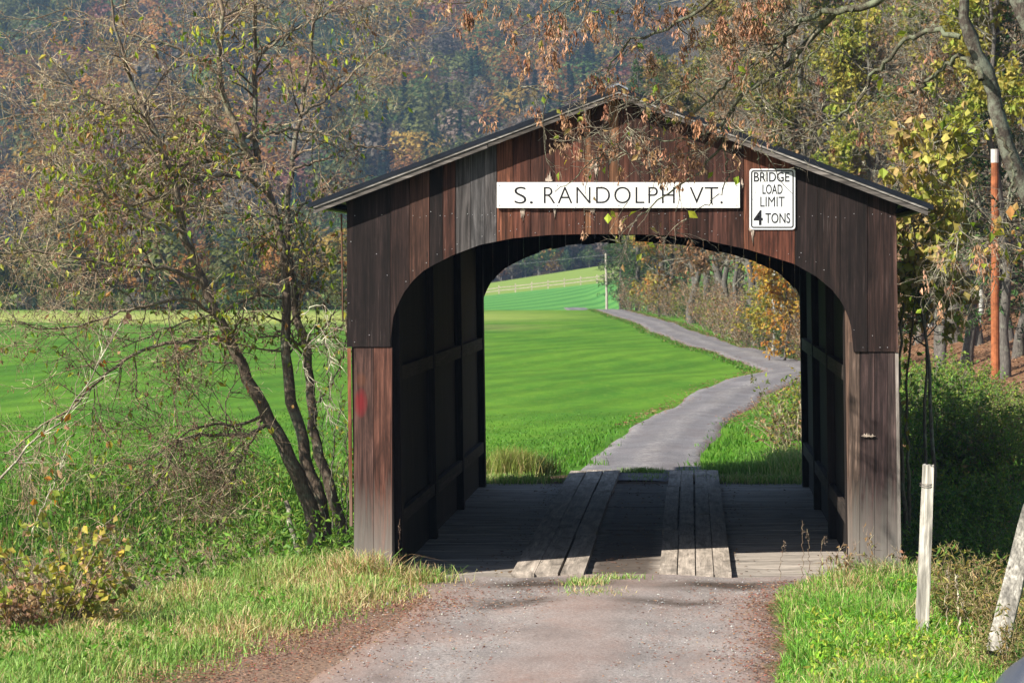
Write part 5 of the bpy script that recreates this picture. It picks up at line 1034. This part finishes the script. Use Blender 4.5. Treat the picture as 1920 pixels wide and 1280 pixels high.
for px, y, i, s in [(1725, 30.0, 0, .55), (1760, 31.0, 0, .6), (1800, 30.6, 0, .6), (1845, 30.0, 0, .55), (1890, 29.6, 0, .5), (1925, 29.2, 2, .6), (1740, 34, 0, .7), (1790, 34.5, 1, .7), (1840, 34, 0, .65), (1885, 33.5, 1, .65), (1925, 33, 2, .6), (1735, 39, 1, .8), (1775, 39.5, 0, .8), (1820, 39, 1, .75), (1865, 38.5, 2, .8), (1905, 38, 1, .7), (1712, 44.5, 0, 1.0), (1745, 45, 1, 1.15), (1780, 45.5, 1, 1.05), (1812, 45, 0, .95), (1845, 44.5, 1, .9), (1878, 44, 2, .9), (1910, 44, 1, .8), (1720, 49, 1, 1.1), (1755, 50, 1, 1.15), (1790, 50, 1, 1.0), (1825, 49, 2, .95), (1860, 49, 1, .8), (1900, 48, 2, .8), (1735, 55, 1, .6), (1790, 57, 1, .5), (1850, 27.4, 0, .5), (1900, 26.6, 1, .5), (1810, 28.2, 0, .5), (1935, 25.5, 1, .5), (1765, 28.6, 0, .45)]:
    plant(rb[i], max((px - PX0) * y / FPX, 2.3 + 0.9 * s if y < 40 else 0), y, s if y < 40 else s * .84, group=GB)
ws = shrub("dry_grass_bush", 0.9, 0.5, 40, 500, 0.06, BRN + YEL[:2], "tangle of brown weeds and yellow leaves behind the far right corner of the bridge", tw=(160, 400), tint=(1.7, 1.4, 1.1)); put(ws, (1500 - PX0) * 44 / FPX, 44, sc=1.4)
fb = shrub("yellow_bush", 1.1, 0.6, 30, 900, 0.09, YEL + BRN[:1] + ORG[1:3], "yellowing bush beside the far road seen at the arch's right edge", tw=(140, 400)); put(fb, (1512 - PX0) * 56 / FPX, 56, sc=.95)
fb2 = shrub("yellow_bush", 1.0, 0.6, 26, 700, 0.085, [YEL[1], GRN[2], OLV[1]], "green bush at the far right corner seen through the bridge", tw=(120, 360)); put(fb2, (1506 - PX0) * 48 / FPX, 48, sc=1.15)
vb_ = shrub("vine_bush", 0.55, 0.4, 22, 260, 0.06, BRN + [(0.2, 0.22, 0.05)], "dry brown vine heaped against the foot of the right post", tw=(110, 300), upright=0.3, tint=(1.9, 1.5, 1.2)); put(vb_, (1640 - PX0) * 26.6 / FPX, 26.6)
# left bank
yb_ = shrub("yellow_leaf_bush", 1.15, 0.62, 32, 760, 0.085, [(0.38, 0.33, 0.05), (0.34, 0.28, 0.07), (0.40, 0.25, 0.14), (0.22, 0.27, 0.04), (0.28, 0.30, 0.06)], "low bush of large yellow and pink-brown leaves at the left edge", tw=(120, 300), aspect=0.75, tint=(1.5, 1.1, .9)); put(yb_, (92 - PX0) * 23.3 / FPX, 23.3, sc=0.95)
yb2 = shrub("brown_leaf_bush", 0.7, 0.5, 26, 300, 0.08, BRN + [(0.35, 0.2, 0.12)], "small rusty brown bush by the grass at the left edge", tw=(110, 260), aspect=0.7, tint=(1.7, 1.2, 1.0)); put(yb2, (25 - PX0) * 22.9 / FPX, 22.9, sc=.8)
gw = [shrub("goldenrod_plant", 0.85, 0.45, 26, 1500, 0.085, DG[1:] + [(0.09, 0.19, 0.03)], "leafy green weed on the left bank under the tree", upright=0.85, aspect=0.28, tw=(60, 200), cat="plant"), shrub("goldenrod_plant", 0.8, 0.5, 26, 1100, 0.07, DG[:3], "dark green weed on the left bank under the tree", upright=0.8, aspect=0.4, tw=(80, 200), cat="plant"), shrub("dry_weed", 0.9, 0.6, 40, 260, 0.05, BRN + OLV[:1], "dry brown weed with tangled stems on the left bank", upright=0.6, tw=(200, 700), tint=(2.0, 1.6, 1.3), cat="plant")]
for px, y, i, s in [(195, 26.4, 0, 1.1), (235, 26.8, 0, 1.05), (265, 27.4, 0, .9), (160, 26.6, 1, 1.1), (120, 26.2, 1, 1.0), (300, 28.2, 1, .8), (60, 26.4, 1, 1.1), (10, 26.2, 2, 1.2), (90, 28.2, 2, 1.3), (30, 28.6, 2, 1.3), (180, 29, 2, 1.3), (250, 29.6, 2, 1.1), (320, 30, 2, 1.0), (350, 29.3, 2, .8), (385, 29.6, 1, .8), (420, 30, 1, .9), (450, 30, 1, 1.0), (480, 29.9, 1, .9), (405, 30.6, 2, 1.0), (470, 31, 2, .9), (510, 30.2, 1, .9), (540, 30.6, 2, .8), (590, 30, 0, .8), (620, 29.8, 0, .85), (640, 29.6, 0, .7), (560, 31.5, 2, .9), (610, 31.6, 2, .9), (130, 31, 2, 1.4), (60, 31, 2, 1.4), (210, 32.6, 2, 1.2), (300, 33, 2, 1.1), (380, 33.4, 2, 1.0), (450, 33.6, 2, .9), (0, 33, 2, 1.3), (100, 34, 2, 1.1), (30, 24.9, 1, .8), (-20, 24.6, 0, .9)]:
    plant(gw[i], min((px - PX0) * y / FPX, -3.95), y, s * 0.95, group="weeds on the left bank under the tree")
# tall dry stems and goldenrod by the right edge
gr = [shrub("goldenrod_plant", 0.8, 0.35, 12, 420, 0.07, [(0.10, 0.16, 0.03), (0.16, 0.17, 0.04), (0.3, 0.24, 0.08)], "goldenrod with brown plumes by the leaning post", upright=0.9, aspect=0.28, tw=(60, 260), cat="plant", tint=(1.8, 1.4, .9))]
for px, y, s in [(1800, 23.2, 1.0), (1835, 22.6, 1.05), (1870, 22.2, 1.0), (1850, 21.4, .8), (1905, 21.6, 1.0), (1895, 20.2, .8), (1820, 24.2, .9), (1775, 24.6, .8)]: plant(gr[0], (px - PX0) * y / FPX, y, s, group="goldenrod plants by the leaning post")
stems_thing("dry_stalk", "bleached dead stalks standing in the grass right of the stake", "plant", [([(1800, 1195), (1798, 1150), (1797, 1110), (1790, 1075)], 21.6, 21.6, .011, .006), ([(1775, 1170), (1776, 1120), (1778, 1060)], 21.8, 21.8, .005, .002), ([(1826, 1190), (1812, 1150), (1803, 1120)], 21.5, 21.5, .005, .003)], col=(3.6, 3.2, 2.6), ntw=4)
stems_thing("seed_stalk", "dark dry flower stalk standing before the left post", "plant", [([(752, 1085), (751, 1040), (748, 1000), (750, 972)], 26.6, 26.6, .004, .002)], col=(.9, .6, .5), ntw=4)
stems_thing("grass_stalk", "thin dry seed stalks before the right side of the deck", "plant", [([(1505, 1090), (1506, 1030), (1504, 975)], 26.3, 26.3, .0035, .002), ([(1516, 1090), (1517, 1035), (1513, 990)], 26.4, 26.4, .0035, .002), ([(1536, 1090), (1540, 1040), (1545, 1005)], 26.4, 26.4, .0035, .002), ([(1462, 1085), (1464, 1050), (1470, 1015)], 26.4, 26.4, .003, .002)], col=(1.6, 1.2, .9), ntw=4)
# ------------------------------------------------------------------ grass, ground cover and fallen leaves (nobody could count them)
def blades(x, y, h, wd, cols, wts, lean=0.35, dz=0.0, jit=0.2, z=None):
    n = len(x); z = H(x, y) if z is None else z; b = np.stack([x, y, z + dz], 1); a = rng.uniform(0, 6.283, n); dr = np.stack([np.cos(a), np.sin(a), np.zeros(n)], 1); sd = np.stack([-np.sin(a), np.cos(a), np.zeros(n)], 1)
    tw = rng.uniform(0, 6.283, n); sd = np.stack([np.cos(tw), np.sin(tw), np.zeros(n)], 1)
    h = h[:, None]; l = np.abs(rng.normal(0, lean, (n, 1))) * h; up = np.array([0, 0, 1.0]); w_ = wd[:, None] * sd * 0.5
    m1 = b + up * h * 0.45 + dr * l * 0.3; m2 = b + up * h * 0.8 + dr * l * 0.8; t = b + up * h * (1 - 0.25 * l / h) + dr * l * 1.45
    V = np.stack([b - w_, b + w_, m1 - w_ * .9, m1 + w_ * .9, m2 - w_ * .55, m2 + w_ * .55, t], 1).reshape(-1, 3); i = np.arange(n)[:, None] * 7
    F4 = np.concatenate([i + np.array([[0, 1, 3, 2]]), i + np.array([[2, 3, 5, 4]])]); F3 = i + np.array([[4, 5, 6]]); return V, F4, F3, np.repeat(pal(n, cols, wts, jit), 7, axis=0)
FRESH = [(0.21, 0.38, 0.075), (0.31, 0.46, 0.13), (0.15, 0.30, 0.05)]; STRAW = [(0.58, 0.52, 0.28), (0.52, 0.40, 0.21), (0.44, 0.29, 0.16), (0.46, 0.46, 0.18)]
def scatter(n, x0, x1, y0, y1): return rng.uniform(x0, x1, n), rng.uniform(y0, y1, n)
def grassmesh(name, sets, label):
    V = []; F4 = []; F3 = []; Cc = []; k = 0
    for v, f4, f3, c in sets: V.append(v); F4.append(f4 + k); F3.append(f3 + k); Cc.append(c); k += len(v)
    return tag(mk(name, np.vstack(V), [np.vstack(F4), np.vstack(F3)], m_grass, None, np.vstack(Cc)), label, "grass", kind="stuff")
rl = lambda y: np.interp(y, [15, 20.3, 21.7, 23.3, 25.1, 26.4, 27, 28], [-4.6, -4.05, -3.65, -3.2, -2.68, -2.42, -2.75, -3.0])
x, y = scatter(125000, -7.2, -2.0, 18, 29.6); d = rl(y) - x; nb = vnoise(x, y, 0.5, 21); keep = (d > -0.55 + 0.5 * nb) & (y < ybank(x) + 0.45) & ~((x > -3.52) & (y > 26.97)); x, y, d, nb = x[keep], y[keep], d[keep], nb[keep]
dens = np.clip(0.16 + 0.5 * np.clip(vnoise(x, y, .35, 91) - .5, 0, 1) + d * 0.85, 0.0, 1); kp = rng.random(len(x)) < dens; x, y, d, nb = x[kp], y[kp], d[kp], nb[kp]
dry = vnoise(x, y, 1.1, 22) * 0.6 + vnoise(x, y, 0.4, 23) * 0.4; isdry = rng.random(len(x)) < np.clip((dry - 0.34) * 1.8 + 0.12 - 0.35 * sstep(22.5, 20, y) , 0.08, 0.85); hh = rng.uniform(0.06, 0.18, len(x)) * (0.4 + 0.6 * nb + 0.75 * vnoise(x, y, 1.4, 77)) * np.where((x > -3.9) & (y > 26.2), .65, 1) * np.clip(0.5 + d, 0.3, 1)
g1 = blades(x[~isdry], y[~isdry], hh[~isdry], rng.uniform(0.006, 0.013, (~isdry).sum()), FRESH + [(0.22, 0.32, 0.07)], [3, 3, 2, 2], 0.5); g2 = blades(x[isdry], y[isdry], hh[isdry] * 1.05, rng.uniform(0.005, 0.011, isdry.sum()), STRAW, None, 0.6)
grassmesh("grass", [g1, g2], "mixed green and straw-coloured grass on the left verge before the bridge")
rr = lambda y: np.interp(y, [15, 20.3, 22.6, 25.1, 26.2, 27], [0.45, 0.56, 0.66, 0.70, 0.85, 1.5])
x, y = scatter(80000, 0.4, 4.6, 17.5, 28.3); d = x - rr(y); nb = vnoise(x, y, 0.5, 31); keep = (d > 0.02 + 0.22 * nb) & (y < ybank(x) + 0.7) & ~((y > 26.95) & (x < 2.15)); x, y, d, nb = x[keep], y[keep], d[keep], nb[keep]
isdry = rng.random(len(x)) < np.clip(vnoise(x, y, 0.7, 33) * 0.8 - 0.22, 0.06, 0.5); hh = rng.uniform(0.09, 0.23, len(x)) * (0.55 + 0.8 * nb) * np.clip(0.5 + d, 0.4, 1)
g1 = blades(x[~isdry], y[~isdry], hh[~isdry], rng.uniform(0.006, 0.013, (~isdry).sum()), [(0.13, 0.33, 0.035), (0.19, 0.39, 0.05), (0.09, 0.25, 0.03), (0.26, 0.42, 0.08)], None, 0.55); g2 = blades(x[isdry], y[isdry], hh[isdry] * 1.1, rng.uniform(0.005, 0.010, isdry.sum()), STRAW, None, 0.6)
grassmesh("grass", [g1, g2], "bright green grass on the right verge around the wooden stake")
# tufts at the deck ends, in the middle of the road and along the far road and meadow
sets = []
def tuft(cx, cy, rx, ry, n, h, cols, lean=0.5, dz=0.0):
    q = rng.normal(0, 0.5, (n, 2)); x, y = cx + q[:, 0] * rx, cy + q[:, 1] * ry; sets.append(blades(x, y, rng.uniform(0.4, 1.1, n) * h, rng.uniform(0.006, 0.012, n), cols, None, lean, dz))
tuft(-1.05, 26.2, 0.22, 0.25, 420, 0.10, FRESH + STRAW[:2], .6, .03); tuft(-0.75, 26.6, 0.3, 0.12, 200, 0.10, FRESH + STRAW[:1], .6, .03); tuft(-0.95, 25.5, 0.35, 0.35, 420, 0.08, FRESH + STRAW, .6, .02)
tuft(-0.75, 40.6, 0.35, 0.15, 900, 0.12, FRESH, .5, .0); tuft(-2.75, 40.4, 0.4, 0.6, 1500, 0.45, [(0.30, 0.26, 0.10), (0.22, 0.26, 0.06), (0.16, 0.24, 0.04)], .5); tuft(-2.4, 40.6, 0.35, 0.4, 900, 0.32, [(0.05, 0.10, 0.02), (0.08, 0.10, 0.03)], .6); tuft(1.0, 40.9, 0.8, 0.4, 2600, 0.2, FRESH, .5); tuft(1.6, 41, 0.5, 1.2, 2500, 0.4, FRESH + STRAW[:1], .5)
tuft(-3.3, 26.6, 0.45, 0.25, 700, 0.32, STRAW[:3] + FRESH[:1], .6); tuft(-2.7, 26.5, 0.35, 0.2, 500, 0.22, STRAW + FRESH, .6); [tuft(cx, 39.2, .5, .5, 700, .13, FRESH + STRAW[:1], .55) for cx in (-2.9, -2.4, .8, 1.2, 1.6)]; tuft(-0.72, 39.8, .35, .6, 260, .07, FRESH, .6); tuft(1.9, 26.5, 0.5, 0.25, 900, 0.3, FRESH + STRAW[:2], .55)
grassmesh("grass", sets, "grass tufts around both ends of the bridge deck")
x, y = scatter(230000, -14, 6, 38.7, 80); px = PX0 + FPX * x / y; keep = (rng.random(len(x)) < np.clip((60 - y) / 20, 0.0, 1) ** 1.3) & (px > 880) & (px < 1530) & ~((y < 40.5) & (x > -3.3) & (x < 1.9)); x, y = x[keep], y[keep]; dd, sg = road_dist(x, y); keep = dd > 1.02 + 0.2 * vnoise(x, y, 0.8, 41); x, y, dd, sg = x[keep], y[keep], dd[keep], sg[keep]
edge = np.clip((2.2 - dd) / 1.2, 0, 1); hh = rng.uniform(0.03, 0.065, len(x)) * (1 + 2.4 * edge ** 2) * np.interp(y, [40, 60], [1, .6]); g = blades(x, y, hh, rng.uniform(0.012, 0.022, len(x)), [(0.07, 0.205, 0.016), (0.09, 0.235, 0.018), (0.06, 0.17, 0.015), (0.11, 0.24, 0.028)], None, .45, -0.01)
x2, y2 = scatter(60000, -16, -4, 37, 62); px = PX0 + FPX * x2 / y2; kp = (px < 665) & (rng.random(len(x2)) < np.clip((60 - y2) / 20, 0, 1)); x2, y2 = x2[kp], y2[kp]; g_ = blades(x2, y2, rng.uniform(.03, .07, len(x2)), rng.uniform(.012, .022, len(x2)), [(0.07, 0.205, 0.016), (0.09, 0.235, 0.018), (0.06, 0.17, 0.015)], None, .45, -.01)
grassmesh("grass", [g, g_], "short even green grass of the meadow beyond the bridge")
t = rng.integers(60, 300, 26000); sd_ = rng.choice([-1, 1], 26000); off = rw[t] * rng.uniform(0.98, 1.28, 26000); x = rc[t, 0] + rn[t, 0] * sd_ * off + rng.normal(0, .08, 26000); y = rc[t, 1] + rn[t, 1] * sd_ * off + rng.normal(0, .3, 26000)
grassmesh("grass", [blades(x, y, rng.uniform(.03, .10, len(x)), rng.uniform(.02, .045, len(x)), [(0.10, 0.23, 0.025), (0.08, 0.20, 0.02), (0.065, 0.17, 0.018), (0.3, 0.24, 0.12)], [3, 3, 3, .5], .5)], "ragged longer grass along both verges of the far road")
x, y = scatter(14000, -9.5, -4.6, 29.5, 38.5); grassmesh("grass", [blades(x, y, rng.uniform(.15, .5, len(x)), rng.uniform(.012, .025, len(x)), [(0.10, 0.24, 0.03), (0.14, 0.27, 0.04), (0.09, 0.18, 0.025)] + STRAW[1:3], [3, 3, 3, .6, .6], .5)], "long rank grass in the hollow left of the tree")
# low ferny plants on the right verge
def cover(name, label, x, y, size, cols, hang=-0.4, asp=0.45, h=0.12, mat=m_leaf):
    z = H(x, y) + rng.random(len(x)) ** 1.5 * h; V, F = leaf_quads(np.stack([x, y, z], 1), rng.uniform(.6, 1.3, len(x)) * size, asp, hang, 0.9, 0.3); return tag(mk(name, V, F, mat, None, np.repeat(pal(len(x), cols, None, .2), 5, axis=0)), label, "ground cover", kind="stuff")
x, y = scatter(26000, 0.9, 4.2, 18, 26.5); kp = (vnoise(x, y, 0.9, 51) > 0.42) & (x > rr(y) + 0.35) & (y < ybank(x) + 1.2); cover("ground_cover", "ferny yellow-green ground plants on the right verge", x[kp], y[kp], 0.055, [(0.18, 0.38, 0.03), (0.27, 0.43, 0.045), (0.12, 0.30, 0.03), (0.38, 0.43, 0.06)], h=0.2)
x, y = scatter(9000, -7, -3.2, 19, 25); kp = (vnoise(x, y, 0.7, 52) > 0.62) & (x < rl(y) - 0.7); cover("ground_cover", "low green leafy plants among the grass of the left verge", x[kp], y[kp], 0.06, [(0.09, 0.24, 0.02), (0.13, 0.28, 0.03)], h=0.15)
x, y = scatter(30000, -8.5, -3.4, 24, 37.5); kp = (y > ybank(x) - 0.2); cover("ground_cover", "weeds covering the sunken stream bank left of the bridge", x[kp], y[kp], 0.085, DG + [(0.13, 0.27, 0.03)], h=0.6)
x, y = scatter(22000, 2.0, 8.0, 24, 60); kp = (y > ybank(x) - 0.2) & (x > 2.3); cover("ground_cover", "weeds covering the bank right of the bridge", x[kp], y[kp], 0.08, DG + YEL[1:2] + BRN[:1], h=0.5)
# fallen leaves
def litter(name, label, x, y, size, cols, z=None, lift=0.012):
    z = H(x, y) if z is None else z; P = np.stack([x, y, z + lift + rng.random(len(x)) * 0.02], 1); V, F = leaf_quads(P, rng.uniform(.6, 1.4, len(x)) * size, 0.5, 0.0, 1.0, 0.5)
    V = V.reshape(-1, 5, 3); V[..., 2] = P[:, None, 2] + (V[..., 2] - P[:, None, 2]) * 0.3; return tag(mk(name, V.reshape(-1, 3), F, m_dry, None, np.repeat(pal(len(x), cols, None, .25), 5, axis=0)), label, "fallen leaves", kind="stuff")
LIT = [(0.22, 0.10, 0.062), (0.27, 0.145, 0.085), (0.16, 0.08, 0.055), (0.32, 0.20, 0.125), (0.23, 0.085, 0.06)]
x, y = scatter(110000, -5.0, 1.6, 17.5, 26.6); a = x - rl(y); b = rr(y) - x; ww = np.clip(np.exp(-((a - 0.3) / 0.48) ** 2) * 1.25 * sstep(26.4, 24, y) + 0.9 * np.exp(-((b + 0.02) / 0.30) ** 2) + 0.06 + 0.3 * (vnoise(x, y, 0.9, 61) > 0.62) * np.exp(-((x + 0.95) / 0.5) ** 2), 0, 1); kp = rng.random(len(x)) < ww * (0.25 + 0.55 * vnoise(x, y, 0.45, 95))
litter("leaf_litter", "reddish brown fallen leaves along the edges of the gravel road", x[kp], y[kp], 0.036, LIT, lift=0.035)
x, y = scatter(3600, -3.0, 1.6, 27.1, 40.2); w2 = 0.8 * np.exp(-((x + 0.72) / 0.30) ** 2) + np.exp(-((x + 2.0) / 0.15) ** 2) + .6 * np.exp(-((x - 0.55) / 0.12) ** 2) + 0.06; kp = rng.random(len(x)) < w2; litter("leaf_litter", "dry leaves gathered beside the wheel runners on the deck", x[kp], y[kp], 0.05, [(0.10, 0.06, 0.04), (0.16, 0.09, 0.06), (0.2, 0.13, 0.08)], z=np.zeros(kp.sum()), lift=0.006)
t = rng.integers(20, 300, 9000); sd = rng.choice([-1, 1], 9000, p=[.4, .6]); off = rw[t] * (1.0 + rng.normal(0, 0.14, 9000)); x = rc[t, 0] + rn[t, 0] * sd * off + rng.normal(0, .1, 9000); y = rc[t, 1] + rn[t, 1] * sd * off + rng.normal(0, .2, 9000); litter("leaf_litter", "pinkish fallen leaves along the verges of the far road", x, y, 0.08, LIT, lift=0.05)
x, y = scatter(16000, 4.6, 14, 44, 95); kp = x > forest_edge(y) + 0.8; litter("leaf_litter", "brown leaf carpet under the trees on the right bank", x[kp], y[kp], 0.13, LIT[:4] + BRN, lift=0.03)
# loose stones on the gravel
x, y = scatter(2600, -2.9, 0.7, 18, 26.8); P = np.stack([x, y, H(x, y) + 0.045], 1); s = rng.uniform(0.004, 0.009, len(x)) * (1 + (rng.random(len(x)) < .05) * 1.2)
O = np.array([[1, 0, 0], [0, 1, 0], [-1, 0, 0], [0, -1, 0], [0, 0, .7], [0, 0, -.6]]); V = (P[:, None] + O[None] * s[:, None, None] * rng.uniform(.6, 1.3, (len(x), 6, 1))).reshape(-1, 3); i = np.arange(len(x))[:, None] * 6
F = np.concatenate([i + np.array([[a, b, c]]) for a, b, c in ((0, 1, 4), (1, 2, 4), (2, 3, 4), (3, 0, 4), (1, 0, 5), (2, 1, 5), (3, 2, 5), (0, 3, 5))]); m_peb = leaf_mat("pebble", 0.0, .9); tag(mk("gravel", V, F, m_peb, None, np.repeat(pal(len(x), [(0.3, 0.29, 0.28), (0.2, 0.19, 0.19), (0.42, 0.4, 0.38)], None, .2), 6, axis=0)), "loose pale stones on the gravel road", "gravel", kind="stuff")
# ------------------------------------------------------------------ parked car whose bonnet corner shows at lower right
car = tag(empty("parked_car"), "blue-grey car parked at the roadside, only its bonnet corner in view", "car")
m_paint, nt_, p_ = newmat("car_paint"); p_.inputs["Base Color"].default_value = (0.13, 0.15, 0.20, 1); p_.inputs["Metallic"].default_value = 0.5; p_.inputs["Roughness"].default_value = 0.38; p_.inputs["Coat Weight"].default_value = 0.5; p_.inputs["Coat Roughness"].default_value = 0.1
m_glass = simple("car_glass", (0.02, 0.025, 0.03), 0.08, 0, spec=0.6); m_tyre = simple("tyre_rubber", (0.02, 0.02, 0.02), 0.9); m_rim = simple("rim_alloy", (0.45, 0.45, 0.47), 0.35, 0.8); m_lamp = simple("lamp_lens", (0.6, 0.62, 0.65), 0.15, 0.2)
# sections along the length: (u, half width low, half width mid, half width top, sill z, belt z, top z)
SEC = [(0.0, .55, .60, .50, .42, .62, .72), (.12, .74, .78, .62, .34, .66, .86), (.4, .84, .88, .72, .30, .74, .98), (.9, .86, .90, .76, .30, .80, 1.04), (1.25, .86, .90, .76, .30, .84, 1.08), (1.9, .86, .90, .62, .30, .88, 1.52), (2.5, .86, .90, .60, .30, .90, 1.60), (3.3, .86, .90, .60, .30, .92, 1.56), (4.0, .85, .88, .62, .32, .94, 1.38), (4.35, .80, .84, .66, .36, .90, 1.05), (4.45, .70, .74, .58, .42, .82, .92)]
V = []; 
for u_, wl, wm, wt, z0, zb, zt in SEC:
    half = [(0, z0), (wl * .9, z0), (wl, z0 + .1), (wm, (z0 + zb) / 2), (wm, zb), (wm - (wm - wt) * .55, zb + (zt - zb) * .55), (wt, zt - .04), (wt * .75, zt), (0, zt + .015)]
    ringp = half + [(-a, b) for a, b in half[-2:0:-1]]; V += [(u_, a, b) for a, b in ringp]
m_ = 16; F = [[k * m_ + j, k * m_ + (j + 1) % m_, (k + 1) * m_ + (j + 1) % m_, (k + 1) * m_ + j] for k in range(len(SEC) - 1) for j in range(m_)]
capf = np.arange(m_)[None]; bo = mk("body", V, [np.array(F), capf[:, ::-1], capf + (len(SEC) - 1) * m_], m_paint, car, smooth=True); md = bo.modifiers.new("smooth", 'SUBSURF'); md.levels = md.render_levels = 2
for sd in (-1, 1):
    mb = MB(); P = [(1.95, sd * .80, .98), (3.75, sd * .79, 1.02), (3.45, sd * .655, 1.38), (2.10, sd * .655, 1.38)]; V = [(a, b + sd * .03, c) for a, b, c in P] + [(a, b - sd * .02, c) for a, b, c in P]; mb.add(V, [[0, 1, 2, 3], [7, 6, 5, 4], [0, 4, 5, 1], [1, 5, 6, 2], [2, 6, 7, 3], [3, 7, 4, 0]]); mb.build("side_window", m_glass, car)
    mb = MB(); mb.box((.06, sd * .56 - .13, .55), (.24, sd * .56 + .13, .67), jit=.006); mb.build("headlight", m_lamp, car)
    for ux in (.85, 3.55):
        wh = empty("wheel", (ux, sd * .80, .33)); wh.parent = car; a = np.linspace(0, 2 * np.pi, 25); mb = MB(); prof = [(.20, -.1), (.31, -.1), (.33, -.07), (.33, .07), (.31, .1), (.20, .1)]; V = [(r * math.cos(t), yy, r * math.sin(t)) for t in a[:-1] for r, yy in prof]; n_ = len(prof); F = [[(k * n_ + j), (k * n_ + (j + 1) % n_), (((k + 1) % 24) * n_ + (j + 1) % n_), (((k + 1) % 24) * n_ + j)] for k in range(24) for j in range(n_)]; mb.add(V, F); mb.build("tyre", m_tyre, wh, smooth=True)
        mb = MB()
        for k in range(5): t = k * 2 * np.pi / 5; mb.beam((0, sd * .06, 0), (.2 * math.cos(t), sd * .06, .2 * math.sin(t)), .05, .04, up=(0, 1, 0))
        mb.tube(np.array([(0, -.08, 0), (0, .08, 0)]), .05, 12); mb.build("rim", m_rim, wh)
mb = MB(); P = [(1.30, -.60, 1.045), (1.30, .60, 1.045), (1.86, .48, 1.405), (1.86, -.48, 1.405)]; V = [(a - .03, b, c + .03) for a, b, c in P] + [(a + .02, b, c - .02) for a, b, c in P]; mb.add(V, [[0, 1, 2, 3], [7, 6, 5, 4], [0, 4, 5, 1], [1, 5, 6, 2], [2, 6, 7, 3], [3, 7, 4, 0]]); mb.build("windshield", m_glass, car)
cy = 11.0; car.location = (1.22, cy, 0.0); car.location.z = float(H(2.8, cy)) - 0.02; car.rotation_euler = (0, 0, math.radians(-4))
# ------------------------------------------------------------------ autumn air
mh, nth, ph = newmat("air"); nth.nodes.remove(ph); vo = nth.nodes.new("ShaderNodeVolumePrincipled"); vo.inputs["Color"].default_value = (0.45, 0.66, 1.0, 1); vo.inputs["Density"].default_value = 0.00024; vo.inputs["Anisotropy"].default_value = 0.1
nth.links.new(vo.outputs[0], nth.nodes["Material Output"].inputs["Volume"])
mb = MB(); mb.box((-1300, -60, -12), (1300, 2010, 480)); hz_ = mb.build("haze", mh); tag(hz_, "thin blue autumn haze over the valley", "haze", kind="stuff")
hz_.visible_shadow = True
